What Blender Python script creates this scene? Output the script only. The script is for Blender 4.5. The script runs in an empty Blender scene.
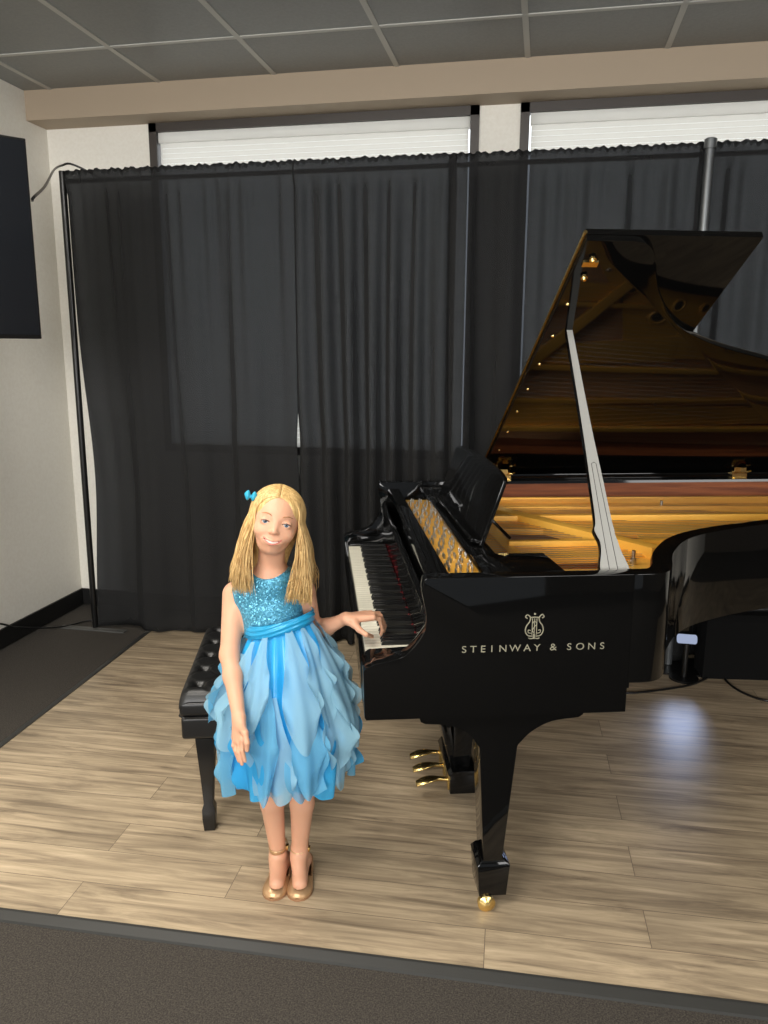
import bpy, bmesh, math, random
import numpy as np
from mathutils import Vector, Matrix
random.seed(7); np.random.seed(7)
SC = bpy.context.scene
COL = SC.collection
R = math.radians

# ------------------------------------------------------------------ camera
CAM_H = 1.594; YAW, PITCH, ROLL, FPX = 11.37, 11.64, 0.27, 783.0
cam_data = bpy.data.cameras.new('camera'); cam = bpy.data.objects.new('camera', cam_data); COL.objects.link(cam)
cam_data.sensor_fit = 'VERTICAL'; cam_data.sensor_height = 36.0; cam_data.lens = 36.0 * FPX / 1024.0
cam_data.clip_start = 0.02
def cam_axes():
    y, p, r = R(YAW), R(PITCH), R(ROLL)
    f = Vector((-math.sin(y) * math.cos(p), math.cos(y) * math.cos(p), -math.sin(p)))
    r0 = Vector((math.cos(y), math.sin(y), 0)); u0 = r0.cross(f)
    r1 = r0 * math.cos(r) + u0 * math.sin(r); u1 = -r0 * math.sin(r) + u0 * math.cos(r)
    return r1, u1, f
cr, cu, cf = cam_axes()
cam.matrix_world = Matrix(((cr.x, cu.x, -cf.x, 0), (cr.y, cu.y, -cf.y, 0), (cr.z, cu.z, -cf.z, CAM_H), (0, 0, 0, 1)))
SC.camera = cam

# ------------------------------------------------------------------ world, lights, exposure
world = bpy.data.worlds.new('world'); SC.world = world; world.use_nodes = True
world.node_tree.nodes['Background'].inputs[0].default_value = (0.85, 0.93, 1.0, 1)
world.node_tree.nodes['Background'].inputs[1].default_value = 0.40
SC.view_settings.view_transform = 'Standard'; SC.view_settings.look = 'None'
SC.view_settings.exposure = 0.0; SC.view_settings.gamma = 1.0; SC.view_settings.use_curve_mapping = False
def area(name, loc, rot, sx, sy, power, color):
    l = bpy.data.lights.new(name, 'AREA'); l.shape = 'RECTANGLE'; l.size = sx; l.size_y = sy; l.energy = power; l.color = color
    o = bpy.data.objects.new(name, l); COL.objects.link(o); o.location = loc; o.rotation_euler = rot
    return o
area('ceiling_panel_lamp', (-1.6, 1.8, 2.9), (0, 0, 0), 1.2, .6, 42, (1.0, 0.94, 0.85))
area('ceiling_panel_lamp', (-1.1, 0.2, 2.9), (0, 0, 0), 1.2, .6, 62, (1.0, 0.94, 0.85))
area('ceiling_panel_lamp', (1.5, 0.0, 2.9), (0, 0, 0), 1.2, .6, 20, (1.0, 0.94, 0.85))
area('window_daylight', (-1.0, -4.8, 2.1), (R(88), 0, R(-4)), 4.0, 1.3, 330, (1.0, 0.98, 0.95))  # daylight from the unseen windows behind the camera
area('window_daylight', (4.2, -2.6, 2.15), (R(88), 0, R(50)), 2.6, 1.1, 90, (1.0, 0.98, 0.95))  # fill lamp added to brighten the left wall; no window stands here

# ------------------------------------------------------------------ materials
def srgb(r, g, b):
    f = lambda c: (c / 255 / 12.92) if c / 255 <= 0.04045 else ((c / 255 + 0.055) / 1.055) ** 2.4
    return (f(r), f(g), f(b), 1.0)
def mat(name, color=(0.5, 0.5, 0.5, 1), rough=0.5, metal=0.0, **kw):
    m = bpy.data.materials.new(name); m.use_nodes = True
    b = m.node_tree.nodes['Principled BSDF']
    b.inputs['Base Color'].default_value = color; b.inputs['Roughness'].default_value = rough; b.inputs['Metallic'].default_value = metal
    for k, v in kw.items(): b.inputs[k.replace('_', ' ')].default_value = v
    m.diffuse_color = color
    return m
def nodes(m): return m.node_tree.nodes, m.node_tree.links, m.node_tree.nodes['Principled BSDF']
def texc(m, scale=(1, 1, 1), rot=(0, 0, 0)):
    n, l, b = nodes(m)
    t = n.new('ShaderNodeTexCoord'); mp = n.new('ShaderNodeMapping'); l.new(t.outputs['Object'], mp.inputs[0])
    mp.inputs['Scale'].default_value = scale; mp.inputs['Rotation'].default_value = rot
    return mp
def noise_color(m, c1, c2, scale=(1, 1, 1), nscale=5, detail=4, lo=.3, hi=.7, bump=0.0, bumpdist=.01):
    n, l, b = nodes(m); mp = texc(m, scale)
    nz = n.new('ShaderNodeTexNoise'); nz.inputs['Scale'].default_value = nscale; nz.inputs['Detail'].default_value = detail
    l.new(mp.outputs[0], nz.inputs['Vector'])
    cr = n.new('ShaderNodeValToRGB'); cr.color_ramp.elements[0].position = lo; cr.color_ramp.elements[1].position = hi
    cr.color_ramp.elements[0].color = c1; cr.color_ramp.elements[1].color = c2
    l.new(nz.outputs['Fac'], cr.inputs[0]); l.new(cr.outputs[0], b.inputs['Base Color'])
    if bump:
        bp = n.new('ShaderNodeBump'); bp.inputs['Strength'].default_value = bump; bp.inputs['Distance'].default_value = bumpdist
        l.new(nz.outputs['Fac'], bp.inputs['Height']); l.new(bp.outputs[0], b.inputs['Normal'])
    return m
M = {}
M['lacquer'] = mat('black_lacquer', (0.003, 0.003, 0.003, 1), 0.05, Specular_IOR_Level=.34)
M['lacquer_soft'] = mat('black_satin', (0.006, 0.006, 0.006, 1), 0.28)
M['leather_matte'] = mat('black_leather_button', (0.008, 0.008, 0.008, 1), 0.55)
M['leather'] = mat('black_leather', (0.008, 0.008, 0.008, 1), 0.38)
M['gold'] = noise_color(mat('gold_plate_paint', rough=0.36, metal=0.1), srgb(236, 172, 62), srgb(252, 196, 88), nscale=3)
M['brass'] = mat('polished_brass', srgb(235, 205, 135), 0.24, 1.0)
M['steel'] = mat('steel', (0.6, 0.58, 0.55, 1), 0.3, 1.0)
M['copper'] = mat('wound_string', srgb(215, 160, 100), 0.4, 0.5)
M['prop_sheen'] = mat('prop_reflection_grey', srgb(172, 172, 168), 0.4, 0.2)
M['felt'] = mat('red_felt', srgb(120, 22, 30), 0.95)
M['ivory'] = mat('white_key_plastic', srgb(238, 234, 216), 0.25)
M['ebony'] = mat('black_key', (0.006, 0.006, 0.006, 1), 0.3)
M['letter'] = mat('gold_leaf_letter', srgb(152, 148, 128), 0.4, 0.2)
def wood(name, c1, c2, sc=(1.2, 22, 22), rough=.4):
    return noise_color(mat(name, rough=rough), c1, c2, scale=sc, nscale=2.2, detail=6, lo=.32, hi=.68)
M['mahogany'] = wood('mahogany_veneer', srgb(96, 46, 22), srgb(150, 84, 44))
M['spruce'] = wood('spruce_soundboard', srgb(214, 160, 112), srgb(232, 184, 136), (0.8, 30, 30))
M['wall'] = noise_color(mat('wall_paint', rough=.7), srgb(236, 232, 222), srgb(242, 239, 230), nscale=60, bump=.15, bumpdist=.002)
M['soffit'] = mat('beige_paint', srgb(172, 155, 134), .6)
M['base'] = mat('black_vinyl_base', (.006, .006, .006, 1), .45)
M['frame'] = mat('dark_bronze_frame', srgb(62, 56, 52), .45)
M['tile'] = noise_color(mat('grey_ceiling_tile', rough=.42), srgb(128, 131, 130), srgb(136, 139, 138), nscale=80, bump=.1, bumpdist=.001)
M['tbar'] = mat('ceiling_grid_metal', srgb(185, 185, 180), .4)
M['carpet'] = noise_color(mat('charcoal_carpet', rough=.98), srgb(44, 40, 36), srgb(82, 76, 68), scale=(1, 1, 1), nscale=240, detail=3, lo=.35, hi=.7, bump=.6, bumpdist=.004)
M['strip'] = mat('dark_vinyl_edge', srgb(52, 52, 50), .5)
def curtain_mat():
    m = bpy.data.materials.new('black_drape_cloth'); m.use_nodes = True
    n, l = m.node_tree.nodes, m.node_tree.links; n.clear()
    out = n.new('ShaderNodeOutputMaterial'); d = n.new('ShaderNodeBsdfDiffuse'); t = n.new('ShaderNodeBsdfTranslucent')
    d.inputs[0].default_value = (0.026, 0.026, 0.026, 1); t.inputs[0].default_value = (0.02, 0.021, 0.024, 1)
    a = n.new('ShaderNodeAddShader'); l.new(d.outputs[0], a.inputs[0]); l.new(t.outputs[0], a.inputs[1])
    # sheer weave: a little is seen straight through
    tr = n.new('ShaderNodeBsdfTransparent'); tr.inputs[0].default_value = (.90, .94, 1, 1); mx = n.new('ShaderNodeMixShader')
    lw = n.new('ShaderNodeLayerWeight'); lw.inputs[0].default_value = .5
    mr = n.new('ShaderNodeMapRange'); mr.inputs[1].default_value = 0; mr.inputs[2].default_value = .8; mr.inputs[3].default_value = .23; mr.inputs[4].default_value = 0
    l.new(lw.outputs['Facing'], mr.inputs[0]); l.new(mr.outputs[0], mx.inputs[0])
    l.new(a.outputs[0], mx.inputs[1]); l.new(tr.outputs[0], mx.inputs[2]); l.new(mx.outputs[0], out.inputs[0])
    return m
M['curtain'] = curtain_mat()
def blind_mat():
    m = bpy.data.materials.new('white_blind_slat'); m.use_nodes = True
    n, l = m.node_tree.nodes, m.node_tree.links; n.clear()
    out = n.new('ShaderNodeOutputMaterial'); d = n.new('ShaderNodeBsdfDiffuse'); t = n.new('ShaderNodeBsdfTranslucent')
    d.inputs[0].default_value = (.8, .79, .76, 1); t.inputs[0].default_value = (.75, .73, .69, 1)
    a = n.new('ShaderNodeMixShader'); a.inputs[0].default_value = .6
    l.new(d.outputs[0], a.inputs[1]); l.new(t.outputs[0], a.inputs[2]); l.new(a.outputs[0], out.inputs[0])
    return m
M['blind'] = blind_mat()
def emit(name, col, s):
    m = bpy.data.materials.new(name); m.use_nodes = True
    n, l = m.node_tree.nodes, m.node_tree.links; n.clear()
    out = n.new('ShaderNodeOutputMaterial'); e = n.new('ShaderNodeEmission'); e.inputs[0].default_value = col; e.inputs[1].default_value = s
    l.new(e.outputs[0], out.inputs[0]); return m
M['daylight'] = emit('daylight_sky_glass', (0.9, 0.96, 1.0, 1), 2.4)
def plank_mat():
    m = mat('greige_oak_planks', rough=.38); n, l, b = nodes(m)
    mp = texc(m)
    br = n.new('ShaderNodeTexBrick'); br.offset = .37; br.inputs['Scale'].default_value = 1
    br.inputs['Brick Width'].default_value = 1.22; br.inputs['Row Height'].default_value = .152
    br.inputs['Mortar Size'].default_value = .0012; br.inputs['Mortar Smooth'].default_value = 0.1; br.inputs['Bias'].default_value = 0
    br.inputs['Color1'].default_value = (0, 0, 0, 1); br.inputs['Color2'].default_value = (1, 1, 1, 1); br.inputs['Mortar'].default_value = (.5, .5, .5, 1)
    l.new(mp.outputs[0], br.inputs['Vector'])
    # grain, shifted per plank
    sep = n.new('ShaderNodeVectorMath'); sep.operation = 'SCALE'; sep.inputs['Scale'].default_value = 7.0
    l.new(br.outputs['Color'], sep.inputs[0])
    add = n.new('ShaderNodeVectorMath'); add.operation = 'ADD'; l.new(mp.outputs[0], add.inputs[0]); l.new(sep.outputs[0], add.inputs[1])
    st = n.new('ShaderNodeVectorMath'); st.operation = 'MULTIPLY'; st.inputs[1].default_value = (1.3, 16, 1); l.new(add.outputs[0], st.inputs[0])
    nz = n.new('ShaderNodeTexNoise'); nz.inputs['Scale'].default_value = 1.9; nz.inputs['Detail'].default_value = 9; nz.inputs['Roughness'].default_value = .66; nz.inputs['Distortion'].default_value = .7
    l.new(st.outputs[0], nz.inputs['Vector'])
    cr = n.new('ShaderNodeValToRGB'); e = cr.color_ramp.elements
    e[0].position = .28; e[0].color = srgb(112, 98, 80); e[1].position = .72; e[1].color = srgb(212, 192, 162)
    e2 = e.new(.42); e2.color = srgb(154, 137, 114); e3 = e.new(.55); e3.color = srgb(184, 165, 137)
    l.new(nz.outputs['Fac'], cr.inputs[0])
    # coarse saw marks
    nz2 = n.new('ShaderNodeTexNoise'); nz2.inputs['Scale'].default_value = 2.2; nz2.inputs['Detail'].default_value = 2
    l.new(add.outputs[0], nz2.inputs['Vector'])
    hv = n.new('ShaderNodeHueSaturation'); l.new(cr.outputs[0], hv.inputs['Color'])
    mr = n.new('ShaderNodeMapRange'); mr.inputs[1].default_value = .3; mr.inputs[2].default_value = .7; mr.inputs[3].default_value = .84; mr.inputs[4].default_value = 1.12
    l.new(nz2.outputs['Fac'], mr.inputs[0]); l.new(mr.outputs[0], hv.inputs['Value'])
    mx = n.new('ShaderNodeMix'); mx.data_type = 'RGBA'; l.new(br.outputs['Fac'], mx.inputs[0]); l.new(hv.outputs[0], mx.inputs[6]); mx.inputs[7].default_value = srgb(112, 98, 82)
    l.new(mx.outputs[2], b.inputs['Base Color'])
    bp = n.new('ShaderNodeBump'); bp.inputs['Strength'].default_value = .12; bp.inputs['Distance'].default_value = .002
    l.new(nz.outputs['Fac'], bp.inputs['Height']); l.new(bp.outputs[0], b.inputs['Normal'])
    return m
M['plank'] = plank_mat()

# ------------------------------------------------------------------ mesh helpers
def link(name, me, m=None, parent=None, smooth=False, autos=None):
    o = bpy.data.objects.new(name, me); COL.objects.link(o)
    if m is not None:
        for x in (m if isinstance(m, (list, tuple)) else [m]): me.materials.append(x)
    if parent is not None: o.parent = parent
    if smooth or autos:
        me.polygons.foreach_set('use_smooth', [True] * len(me.polygons))
    if autos:
        try: me.set_sharp_from_angle(angle=R(autos))
        except Exception: pass
    return o
class MB:
    def __init__(s): s.v = []; s.f = []
    def add(s, vs, fs):
        k = len(s.v); s.v += [tuple(p) for p in vs]; s.f += [tuple(i + k for i in f) for f in fs]; return s
    def box(s, x0, x1, y0, y1, z0, z1):
        return s.add([(x0, y0, z0), (x1, y0, z0), (x1, y1, z0), (x0, y1, z0), (x0, y0, z1), (x1, y0, z1), (x1, y1, z1), (x0, y1, z1)],
                     [(0, 3, 2, 1), (4, 5, 6, 7), (0, 1, 5, 4), (1, 2, 6, 5), (2, 3, 7, 6), (3, 0, 4, 7)])
    def prism(s, poly, axis, a, b):
        """poly: 2D points; axis: 'z' (x,y), 'y' (x,z), 'x' (y,z); extruded from a to b"""
        def P(p, t): return {'z': (p[0], p[1], t), 'y': (p[0], t, p[1]), 'x': (t, p[0], p[1])}[axis]
        n = len(poly); vs = [P(p, a) for p in poly] + [P(p, b) for p in poly]
        return s.add(vs, [tuple(range(n))[::-1], tuple(range(n, 2 * n))] + [(i, (i + 1) % n, n + (i + 1) % n, n + i) for i in range(n)])
    def tube(s, pts, r, seg=8, caps=True):
        pts = [Vector(p) for p in pts]; n = len(pts); rs = r if isinstance(r, (list, tuple)) else [r] * n
        vs = []; up = None
        for i, p in enumerate(pts):
            t = (pts[min(i + 1, n - 1)] - pts[max(i - 1, 0)])
            t = t.normalized() if t.length > 1e-9 else Vector((0, 0, 1))
            if up is None:
                up = Vector((0, 0, 1)) if abs(t.z) < .9 else Vector((1, 0, 0))
            a = (up - t * up.dot(t))
            a = a.normalized() if a.length > 1e-6 else t.orthogonal().normalized()
            up = a; b = t.cross(a)
            for k in range(seg):
                g = 2 * math.pi * k / seg; vs.append(p + (a * math.cos(g) + b * math.sin(g)) * rs[i])
        fs = [(i * seg + k, i * seg + (k + 1) % seg, (i + 1) * seg + (k + 1) % seg, (i + 1) * seg + k) for i in range(n - 1) for k in range(seg)]
        if caps: fs += [tuple(range(seg))[::-1], tuple((n - 1) * seg + k for k in range(seg))]
        return s.add(vs, fs)
    def lathe(s, prof, c=(0, 0, 0), seg=20, axis='z'):
        vs = []
        for (r, h) in prof:
            for k in range(seg):
                g = 2 * math.pi * k / seg; x, y = r * math.cos(g), r * math.sin(g)
                p = {'z': (x, y, h), 'y': (x, h, y), 'x': (h, x, y)}[axis]
                vs.append((p[0] + c[0], p[1] + c[1], p[2] + c[2]))
        n = len(prof)
        fs = [(i * seg + k, i * seg + (k + 1) % seg, (i + 1) * seg + (k + 1) % seg, (i + 1) * seg + k) for i in range(n - 1) for k in range(seg)]
        fs += [tuple(range(seg))[::-1], tuple((n - 1) * seg + k for k in range(seg))]
        return s.add(vs, fs)
    def grid(s, fn, nu, nv, flip=False):
        vs = [fn(i / nu, j / nv) for j in range(nv + 1) for i in range(nu + 1)]
        fs = []
        for j in range(nv):
            for i in range(nu):
                a = j * (nu + 1) + i; q = (a, a + 1, a + nu + 2, a + nu + 1); fs.append(q[::-1] if flip else q)
        return s.add(vs, fs)
    def build(s, name, m=None, parent=None, smooth=False, autos=None, bevel=0, bseg=2, xf=None, fixn=True):
        me = bpy.data.meshes.new(name); vs = s.v
        if xf is not None: vs = [tuple(xf(Vector(p))) for p in vs]
        me.from_pydata(vs, [], s.f); me.update()
        if fixn:
            bm = bmesh.new(); bm.from_mesh(me); bmesh.ops.recalc_face_normals(bm, faces=bm.faces)
            if bevel:
                ed = [e for e in bm.edges if len(e.link_faces) == 2 and e.calc_face_angle(0) > R(30)]
                bmesh.ops.bevel(bm, geom=ed, offset=bevel, segments=bseg, affect='EDGES', profile=.6, clamp_overlap=True)
            bm.to_mesh(me); bm.free()
        return link(name, me, m, parent, smooth, autos if autos else (35 if bevel else None))
def tag(o, label=None, cat=None, group=None, kind=None):
    if label: o['label'] = label
    if cat: o['category'] = cat
    if group: o['group'] = group
    if kind: o['kind'] = kind
    return o
def empty(name, loc=(0, 0, 0), rz=0):
    o = bpy.data.objects.new(name, None); COL.objects.link(o); o.location = loc; o.rotation_euler = (0, 0, rz); o.empty_display_size = .1
    return o
def unproj(x, y, axis, val):
    d = cf + cr * ((x - 384) / FPX) - cu * ((y - 512) / FPX); C = Vector((0, 0, CAM_H))
    return C + d * ((val - C[axis]) / d[axis])
def catmull(pts, n=8):
    P = [np.array(p, float) for p in pts]; P = [2 * P[0] - P[1]] + P + [2 * P[-1] - P[-2]]; out = []
    for i in range(1, len(P) - 2):
        for k in range(n):
            t = k / n
            out.append(.5 * ((2 * P[i]) + (-P[i - 1] + P[i + 1]) * t + (2 * P[i - 1] - 5 * P[i] + 4 * P[i + 1] - P[i + 2]) * t * t + (-P[i - 1] + 3 * P[i] - 3 * P[i + 1] + P[i + 2]) * t ** 3))
    out.append(P[-2]); return [tuple(p) for p in out]

# ================================================================== THE ROOM
XL, XR, YB, YS = -2.84, 3.2, 4.33, 4.145
ZC, ZS = 2.968, 2.817
def struct(mb, name, m, **kw): return tag(mb.build(name, m, **kw), kind='structure')
struct(MB().box(XL - .1, 7.0, -7, YB + .1, -.10, -.012), 'floor', M['carpet'])
struct(MB().box(7.0, 7.1, -7, YB + .1, -.1, ZC), 'wall_right', mat('taupe_wall', srgb(120, 110, 98), .8))
# laid wood floor, slightly turned to the room
WR = R(2.3)
wf = MB().box(0, 5.5, 0, 2.5, -.0115, 0).build('floor', M['plank']); tag(wf, kind='structure')
wf.location = (-2.075, 1.712, 0); wf.rotation_euler = (0, 0, WR)
t1 = MB().prism([(-.035, -.0115), (-.033, -.004), (-.006, .0035), (.003, .0035), (.003, -.0115)], 'x', -.04, 5.5)
t1 = tag(t1.build('trim_1', M['strip']), kind='structure'); t1.location = wf.location; t1.rotation_euler = (0, 0, WR)
t2 = MB().prism([(-.035, -.0115), (-.033, -.004), (-.006, .0035), (.003, .0035), (.003, -.0115)], 'y', .003, 2.36)
t2 = tag(t2.build('trim_2', M['strip']), kind='structure'); t2.location = wf.location; t2.rotation_euler = (0, 0, WR)
struct(MB().box(XL - .1, XL, -7, YB + .1, 0, ZC), 'wall_left', M['wall'])
# back wall with two window openings
W1 = (-2.207, -.383); W2 = (-.176, 1.9); WZ0, WZ1 = 1.0, 2.817
bw = MB()
for a, b in ((XL, W1[0]), (W1[1], W2[0]), (W2[1], 7.0)): bw.box(a, b, YB, YB + .12, 0, ZS)
for a, b in (W1, W2): bw.box(a, b, YB, YB + .12, 0, WZ0)
struct(bw, 'wall_back', M['wall'])
struct(MB().box(XL, 7.0, YS, YB + .12, ZS, ZC + .05), 'wall_back', M['soffit'])
struct(MB().box(XL - .1, 7.0, -7, YS, ZC, ZC + .05), 'ceiling', M['tile'])
gb = MB()
for k in range(-4, 12): gb.box(-.145 + .634 * k - .013, -.145 + .634 * k + .013, -7, YS, ZC - .004, ZC)
for k in range(0, 8): gb.box(XL, 7.0, 3.657 - 1.26 * k - .012, 3.657 - 1.26 * k + .012, ZC - .0045, ZC)
struct(gb, 'trim_3', M['tbar'])
struct(MB().box(XL, XL + .012, -7, YB, 0, .10), 'baseboard_left', M['base'])
struct(MB().box(XL, XR, YB - .012, YB, 0, .10), 'baseboard_back', M['base'])
for i, (a, b) in enumerate((W1, W2)):
    fr = MB(); w = .045
    fr.box(a, b, YB - .015, YB + .06, WZ1 - w, WZ1).box(a, b, YB - .015, YB + .06, WZ0, WZ0 + w)
    fr.box(a, a + w, YB - .015, YB + .06, WZ0, WZ1).box(b - w, b, YB - .015, YB + .06, WZ0, WZ1)
    f = tag(fr.build('window_%d' % (i + 1), M['frame']), kind='structure')
    MB().box(a + w, b - w, YB + .05, YB + .055, WZ0 + w, WZ1 - w).build('window_pane', M['daylight'], f)
    bl = MB()
    z = WZ1 - w - .056
    while z > WZ0 + w:
        bl.box(a + w + .01, b - w - .01, YB + .012, YB + .0135, z - .0262, z - .0005); z -= .0265
    s = bl.build('venetian_blind', M['blind']); tag(s, ['lowered white slat blind in the left window behind the drapes', 'lowered white slat blind in the right window behind the drapes'][i], 'window blind', None)
    MB().box(a + w + .005, b - w - .005, YB + .0, YB + .035, WZ1 - w - .055, WZ1 - w - .002).build('head_rail', M['blind'], s)

# ------------------------------------------------------------------ drapes
def drape(x0, x1, seed, label, ztop=2.505, amp=.03, freq=12., left_edge=None, right_edge=None, yoff=0, zbot=.012):
    rnd = np.random.RandomState(seed); ph = rnd.rand(8) * 6.28; fr = freq * (0.6 + rnd.rand(8) * 1.3); am = rnd.rand(8) * .8 + .3
    nx = int((x1 - x0) / .011); nz = 60
    def fn(s, t):
        x = x0 + s * (x1 - x0); z = zbot + (ztop - zbot) * t
        hang = 1 - t
        A = amp * (0.35 + .9 * hang ** .6)
        xx = x + .012 * math.sin(3 * hang + ph[0]) + .01 * math.sin(x * 9 + hang * 2.2)
        y = 0
        for k in range(5): y += am[k] * math.sin(xx * fr[k] * 2.4 + ph[k])
        y = A * np.tanh(y * .7)
        y += .006 * math.sin(x * 95 + ph[5]) * (t ** 3) + .004 * math.sin(x * 61 + 4 * t)
        if z > 2.40:                                # rod pocket and gathered heading
            q = (z - 2.40) / (ztop - 2.40)
            y = y * (1 - q) * .5 + (.006 * math.sin(x * 190 + ph[6]) + .004 * math.sin(x * 77)) * q - .018 * math.sin(q * math.pi) 
            z += .004 * q * math.sin(x * 160 + ph[7]) + .003 * q * math.sin(x * 67)
        if left_edge: x += left_edge(z) * (1 - s) ** 2
        if right_edge: x += right_edge(z) * s ** 2
        if z < .1: y += (.1 - z) * .25 * math.sin(x * 11 + ph[2])
        return (x, 3.93 + .057 * (x + 2.5) + yoff + y, z + .0132 * (x + 2.5) * t)
    o = MB().grid(fn, nx, nz).build('drape', M['curtain'], smooth=True, fixn=False)
    md = o.modifiers.new('thick', 'SOLIDIFY'); md.thickness = .0015
    return tag(o, label, 'curtain', 'black backdrop drapes')
bump = lambda c, w, a: (lambda z: a * math.exp(-((z - c) / w) ** 2))
drape(-2.49, -1.268, 3, 'black drape at the left end of the backdrop, hanging beside the corner pole', amp=.03, freq=7, left_edge=bump(.9, .55, .045), right_edge=bump(1.1, .14, -.012))
drape(-1.275, -.46, 11, 'black finely pleated drape behind the girl and the keyboard end', amp=.05, freq=13, left_edge=bump(1.1, .14, .010), yoff=-.004)
drape(-.50, .70, 5, 'black drape behind the raised piano lid, from the keyboard to the grey upright', amp=.045, freq=9, yoff=.006)
drape(.66, 2.2, 8, 'black drape at the right end, behind the tail of the piano', amp=.045, freq=8)
cp = empty('backdrop_stand', (-2.505, 3.925, 0)); tag(cp, 'black corner pole on a flat floor plate at the left end of the drapes', 'curtain stand', 'poles of the drape backdrop')
MB().lathe([(.017, .006), (.017, 2.50)]).build('pole', M['lacquer_soft'], cp, autos=40)
MB().box(-.22, .19, -.022, .022, -.0115, -.0045).build('base_plate', mat('grey_steel_plate', srgb(92, 92, 90), .5, .3), cp)
gx = unproj(711, 138, 1, 4.045); gz = gx.z
gp = empty('backdrop_stand', (gx.x, 4.045, 0)); tag(gp, 'thick grey upright pole in front of the drapes behind the piano lid', 'curtain stand', 'poles of the drape backdrop')
MB().lathe([(.021, .01), (.021, gz - .045), (.028, gz - .045), (.028, gz - .005), (.02, gz)]).build('pole', mat('grey_anodised', srgb(105, 108, 110), .35, .6), gp, autos=40)
MB().box(-.2, .2, -.13, .1, .0, .008).build('base_plate', M['lacquer_soft'], gp)
cr_ = MB().tube([(-2.50, 3.938, 2.452), (2.2, 4.206, 2.514)], .012).build('curtain_rod', M['lacquer_soft']); tag(cr_, 'long horizontal rod threaded through the tops of the black drapes', 'curtain rod')

# ------------------------------------------------------------------ television on its wall arm
th = R(90 - 38.5); TVW, TVH = 1.15, .675
tr = unproj(42, 339, 1, 2.6)
tv = empty('television', (tr.x, tr.y, tr.z), th); tag(tv, 'large black flat screen turned out from the left wall', 'television')
MB().box(-TVW, 0, 0, .045, 0, TVH).build('bezel', M['lacquer_soft'], tv, bevel=.004)
MB().box(-TVW + .008, -.006, -.0015, -.0003, .014, TVH - .008).build('screen', mat('tv_glass', (.006, .007, .009, 1), .12), tv)
bx = MB().box(-.85, -.35, .045, .075, .15, .5); bx.build('wall_bracket', M['lacquer_soft'], tv)
inv = Matrix.Rotation(-th, 3, 'Z')
wp = inv @ (Vector((XL + .03, tr.y + .25, tr.z + .33)) - Vector(tr))
MB().tube([(-.6, .07, .33), (-.35, .5, .33), tuple(wp)], .022).build('wall_arm', M['lacquer_soft'], tv)
a = unproj(34, 197, 1, 2.66); b = unproj(45, 186, 1, 3.0); c = unproj(54, 170, 1, 3.7); d = unproj(62, 165.5, 1, 3.90); e = Vector((-2.44, 3.93, 2.53)); f = Vector((-2.30, 4.0, 2.46))
tag(MB().tube(catmull([a - Vector((.05, -.06, 0)), a, b, c, d, e, f], 6), .0055, 6).build('cable', M['lacquer_soft'], smooth=True), 'black cable looping from the flat screen up over the corner of the drapes', 'cable')
w0 = Vector((XL + .012, 3.0, .22))
pts = [unproj(-30, 620, 0, XL + .01), unproj(2, 624, 0, XL + .012), unproj(20, 627.5, 0, XL + .02), unproj(60, 627, 2, .0), unproj(92, 620, 2, .0), unproj(120, 622, 2, 0), unproj(150, 627, 2, .005), unproj(160, 624, 2, .005)]
pts = [tuple(p) for p in pts]
tag(MB().tube(catmull(pts, 6), .005, 6).build('cable', M['lacquer_soft'], smooth=True), 'thin black cable running from the left wall along the carpet to the corner pole', 'cable')

# ================================================================== GRAND PIANO (local frame: x along its length, y from treble to bass side)
PO = Vector((-.278, 1.94, 0)); PT = R(16.2)
piano = empty('grand_piano', PO, PT); tag(piano, 'polished black concert grand piano with its lid raised', 'piano')
L_ = M['lacquer']
rim_pts = [(.56, 0), (.60, 0), (.635, .006), (.668, .03), (.70, .08), (.724, .136), (.755, .20), (.80, .27), (.862, .352), (.952, .431), (1.095, .509), (1.267, .575), (1.5, .655), (1.75, .74), (2.0, .84), (2.18, .95), (2.31, 1.1), (2.35, 1.25), (2.32, 1.42), (2.22, 1.53), (2.08, 1.57)]
rim_s = catmull(rim_pts[1:], 5); rim_out = [rim_pts[0]] + rim_s + [(.56, 1.57)]
def offset(poly, d):
    out = []
    for i, p in enumerate(poly):
        a = np.array(poly[max(i - 1, 0)]); b = np.array(poly[min(i + 1, len(poly) - 1)]); t = (b - a) / (np.linalg.norm(b - a) + 1e-9)
        out.append((p[0] - t[1] * d, p[1] + t[0] * d))
    return out
def wall_strip(mb, outer, inner, z0, z1):
    n = len(outer); vs = []
    for (a, b) in zip(outer, inner): vs += [(a[0], a[1], z0), (a[0], a[1], z1), (b[0], b[1], z1), (b[0], b[1], z0)]
    fs = [(4 * i + k, 4 * i + (k + 1) % 4, 4 * i + 4 + (k + 1) % 4, 4 * i + 4 + k) for i in range(n - 1) for k in range(4)]
    fs += [(0, 3, 2, 1), tuple(4 * (n - 1) + k for k in range(4))]
    mb.add(vs, fs)
RZ = 1.015
case = MB()
wall_strip(case, rim_out, offset(rim_out, .055), .707, RZ)
arm = [(-.160, .63), (-.163, .762), (-.155, .772)] + [tuple(p) for p in catmull([(-.132, .781), (-.09, .790), (-.053, .803), (-.024, .831), (-.004, .862), (.003, .888), (.001, .925), (-.006, .958), (-.009, .985), (-.004, 1.010)], 4)] + [(.002, RZ), (.56, RZ), (.56, .622), (-.155, .622)]
case.prism(arm, 'y', 0, .05); case.prism(arm, 'y', 1.52, 1.57)
case.build('case', L_, piano, bevel=.0013)
kb = MB().box(-.155, .555, .05, 1.52, .622, .70).box(-.160, -.149, .05, 1.52, .63, .742).box(.555, .567, .003, 1.567, .69, .707)
kb.build('keybed', L_, piano, bevel=.002)
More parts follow.
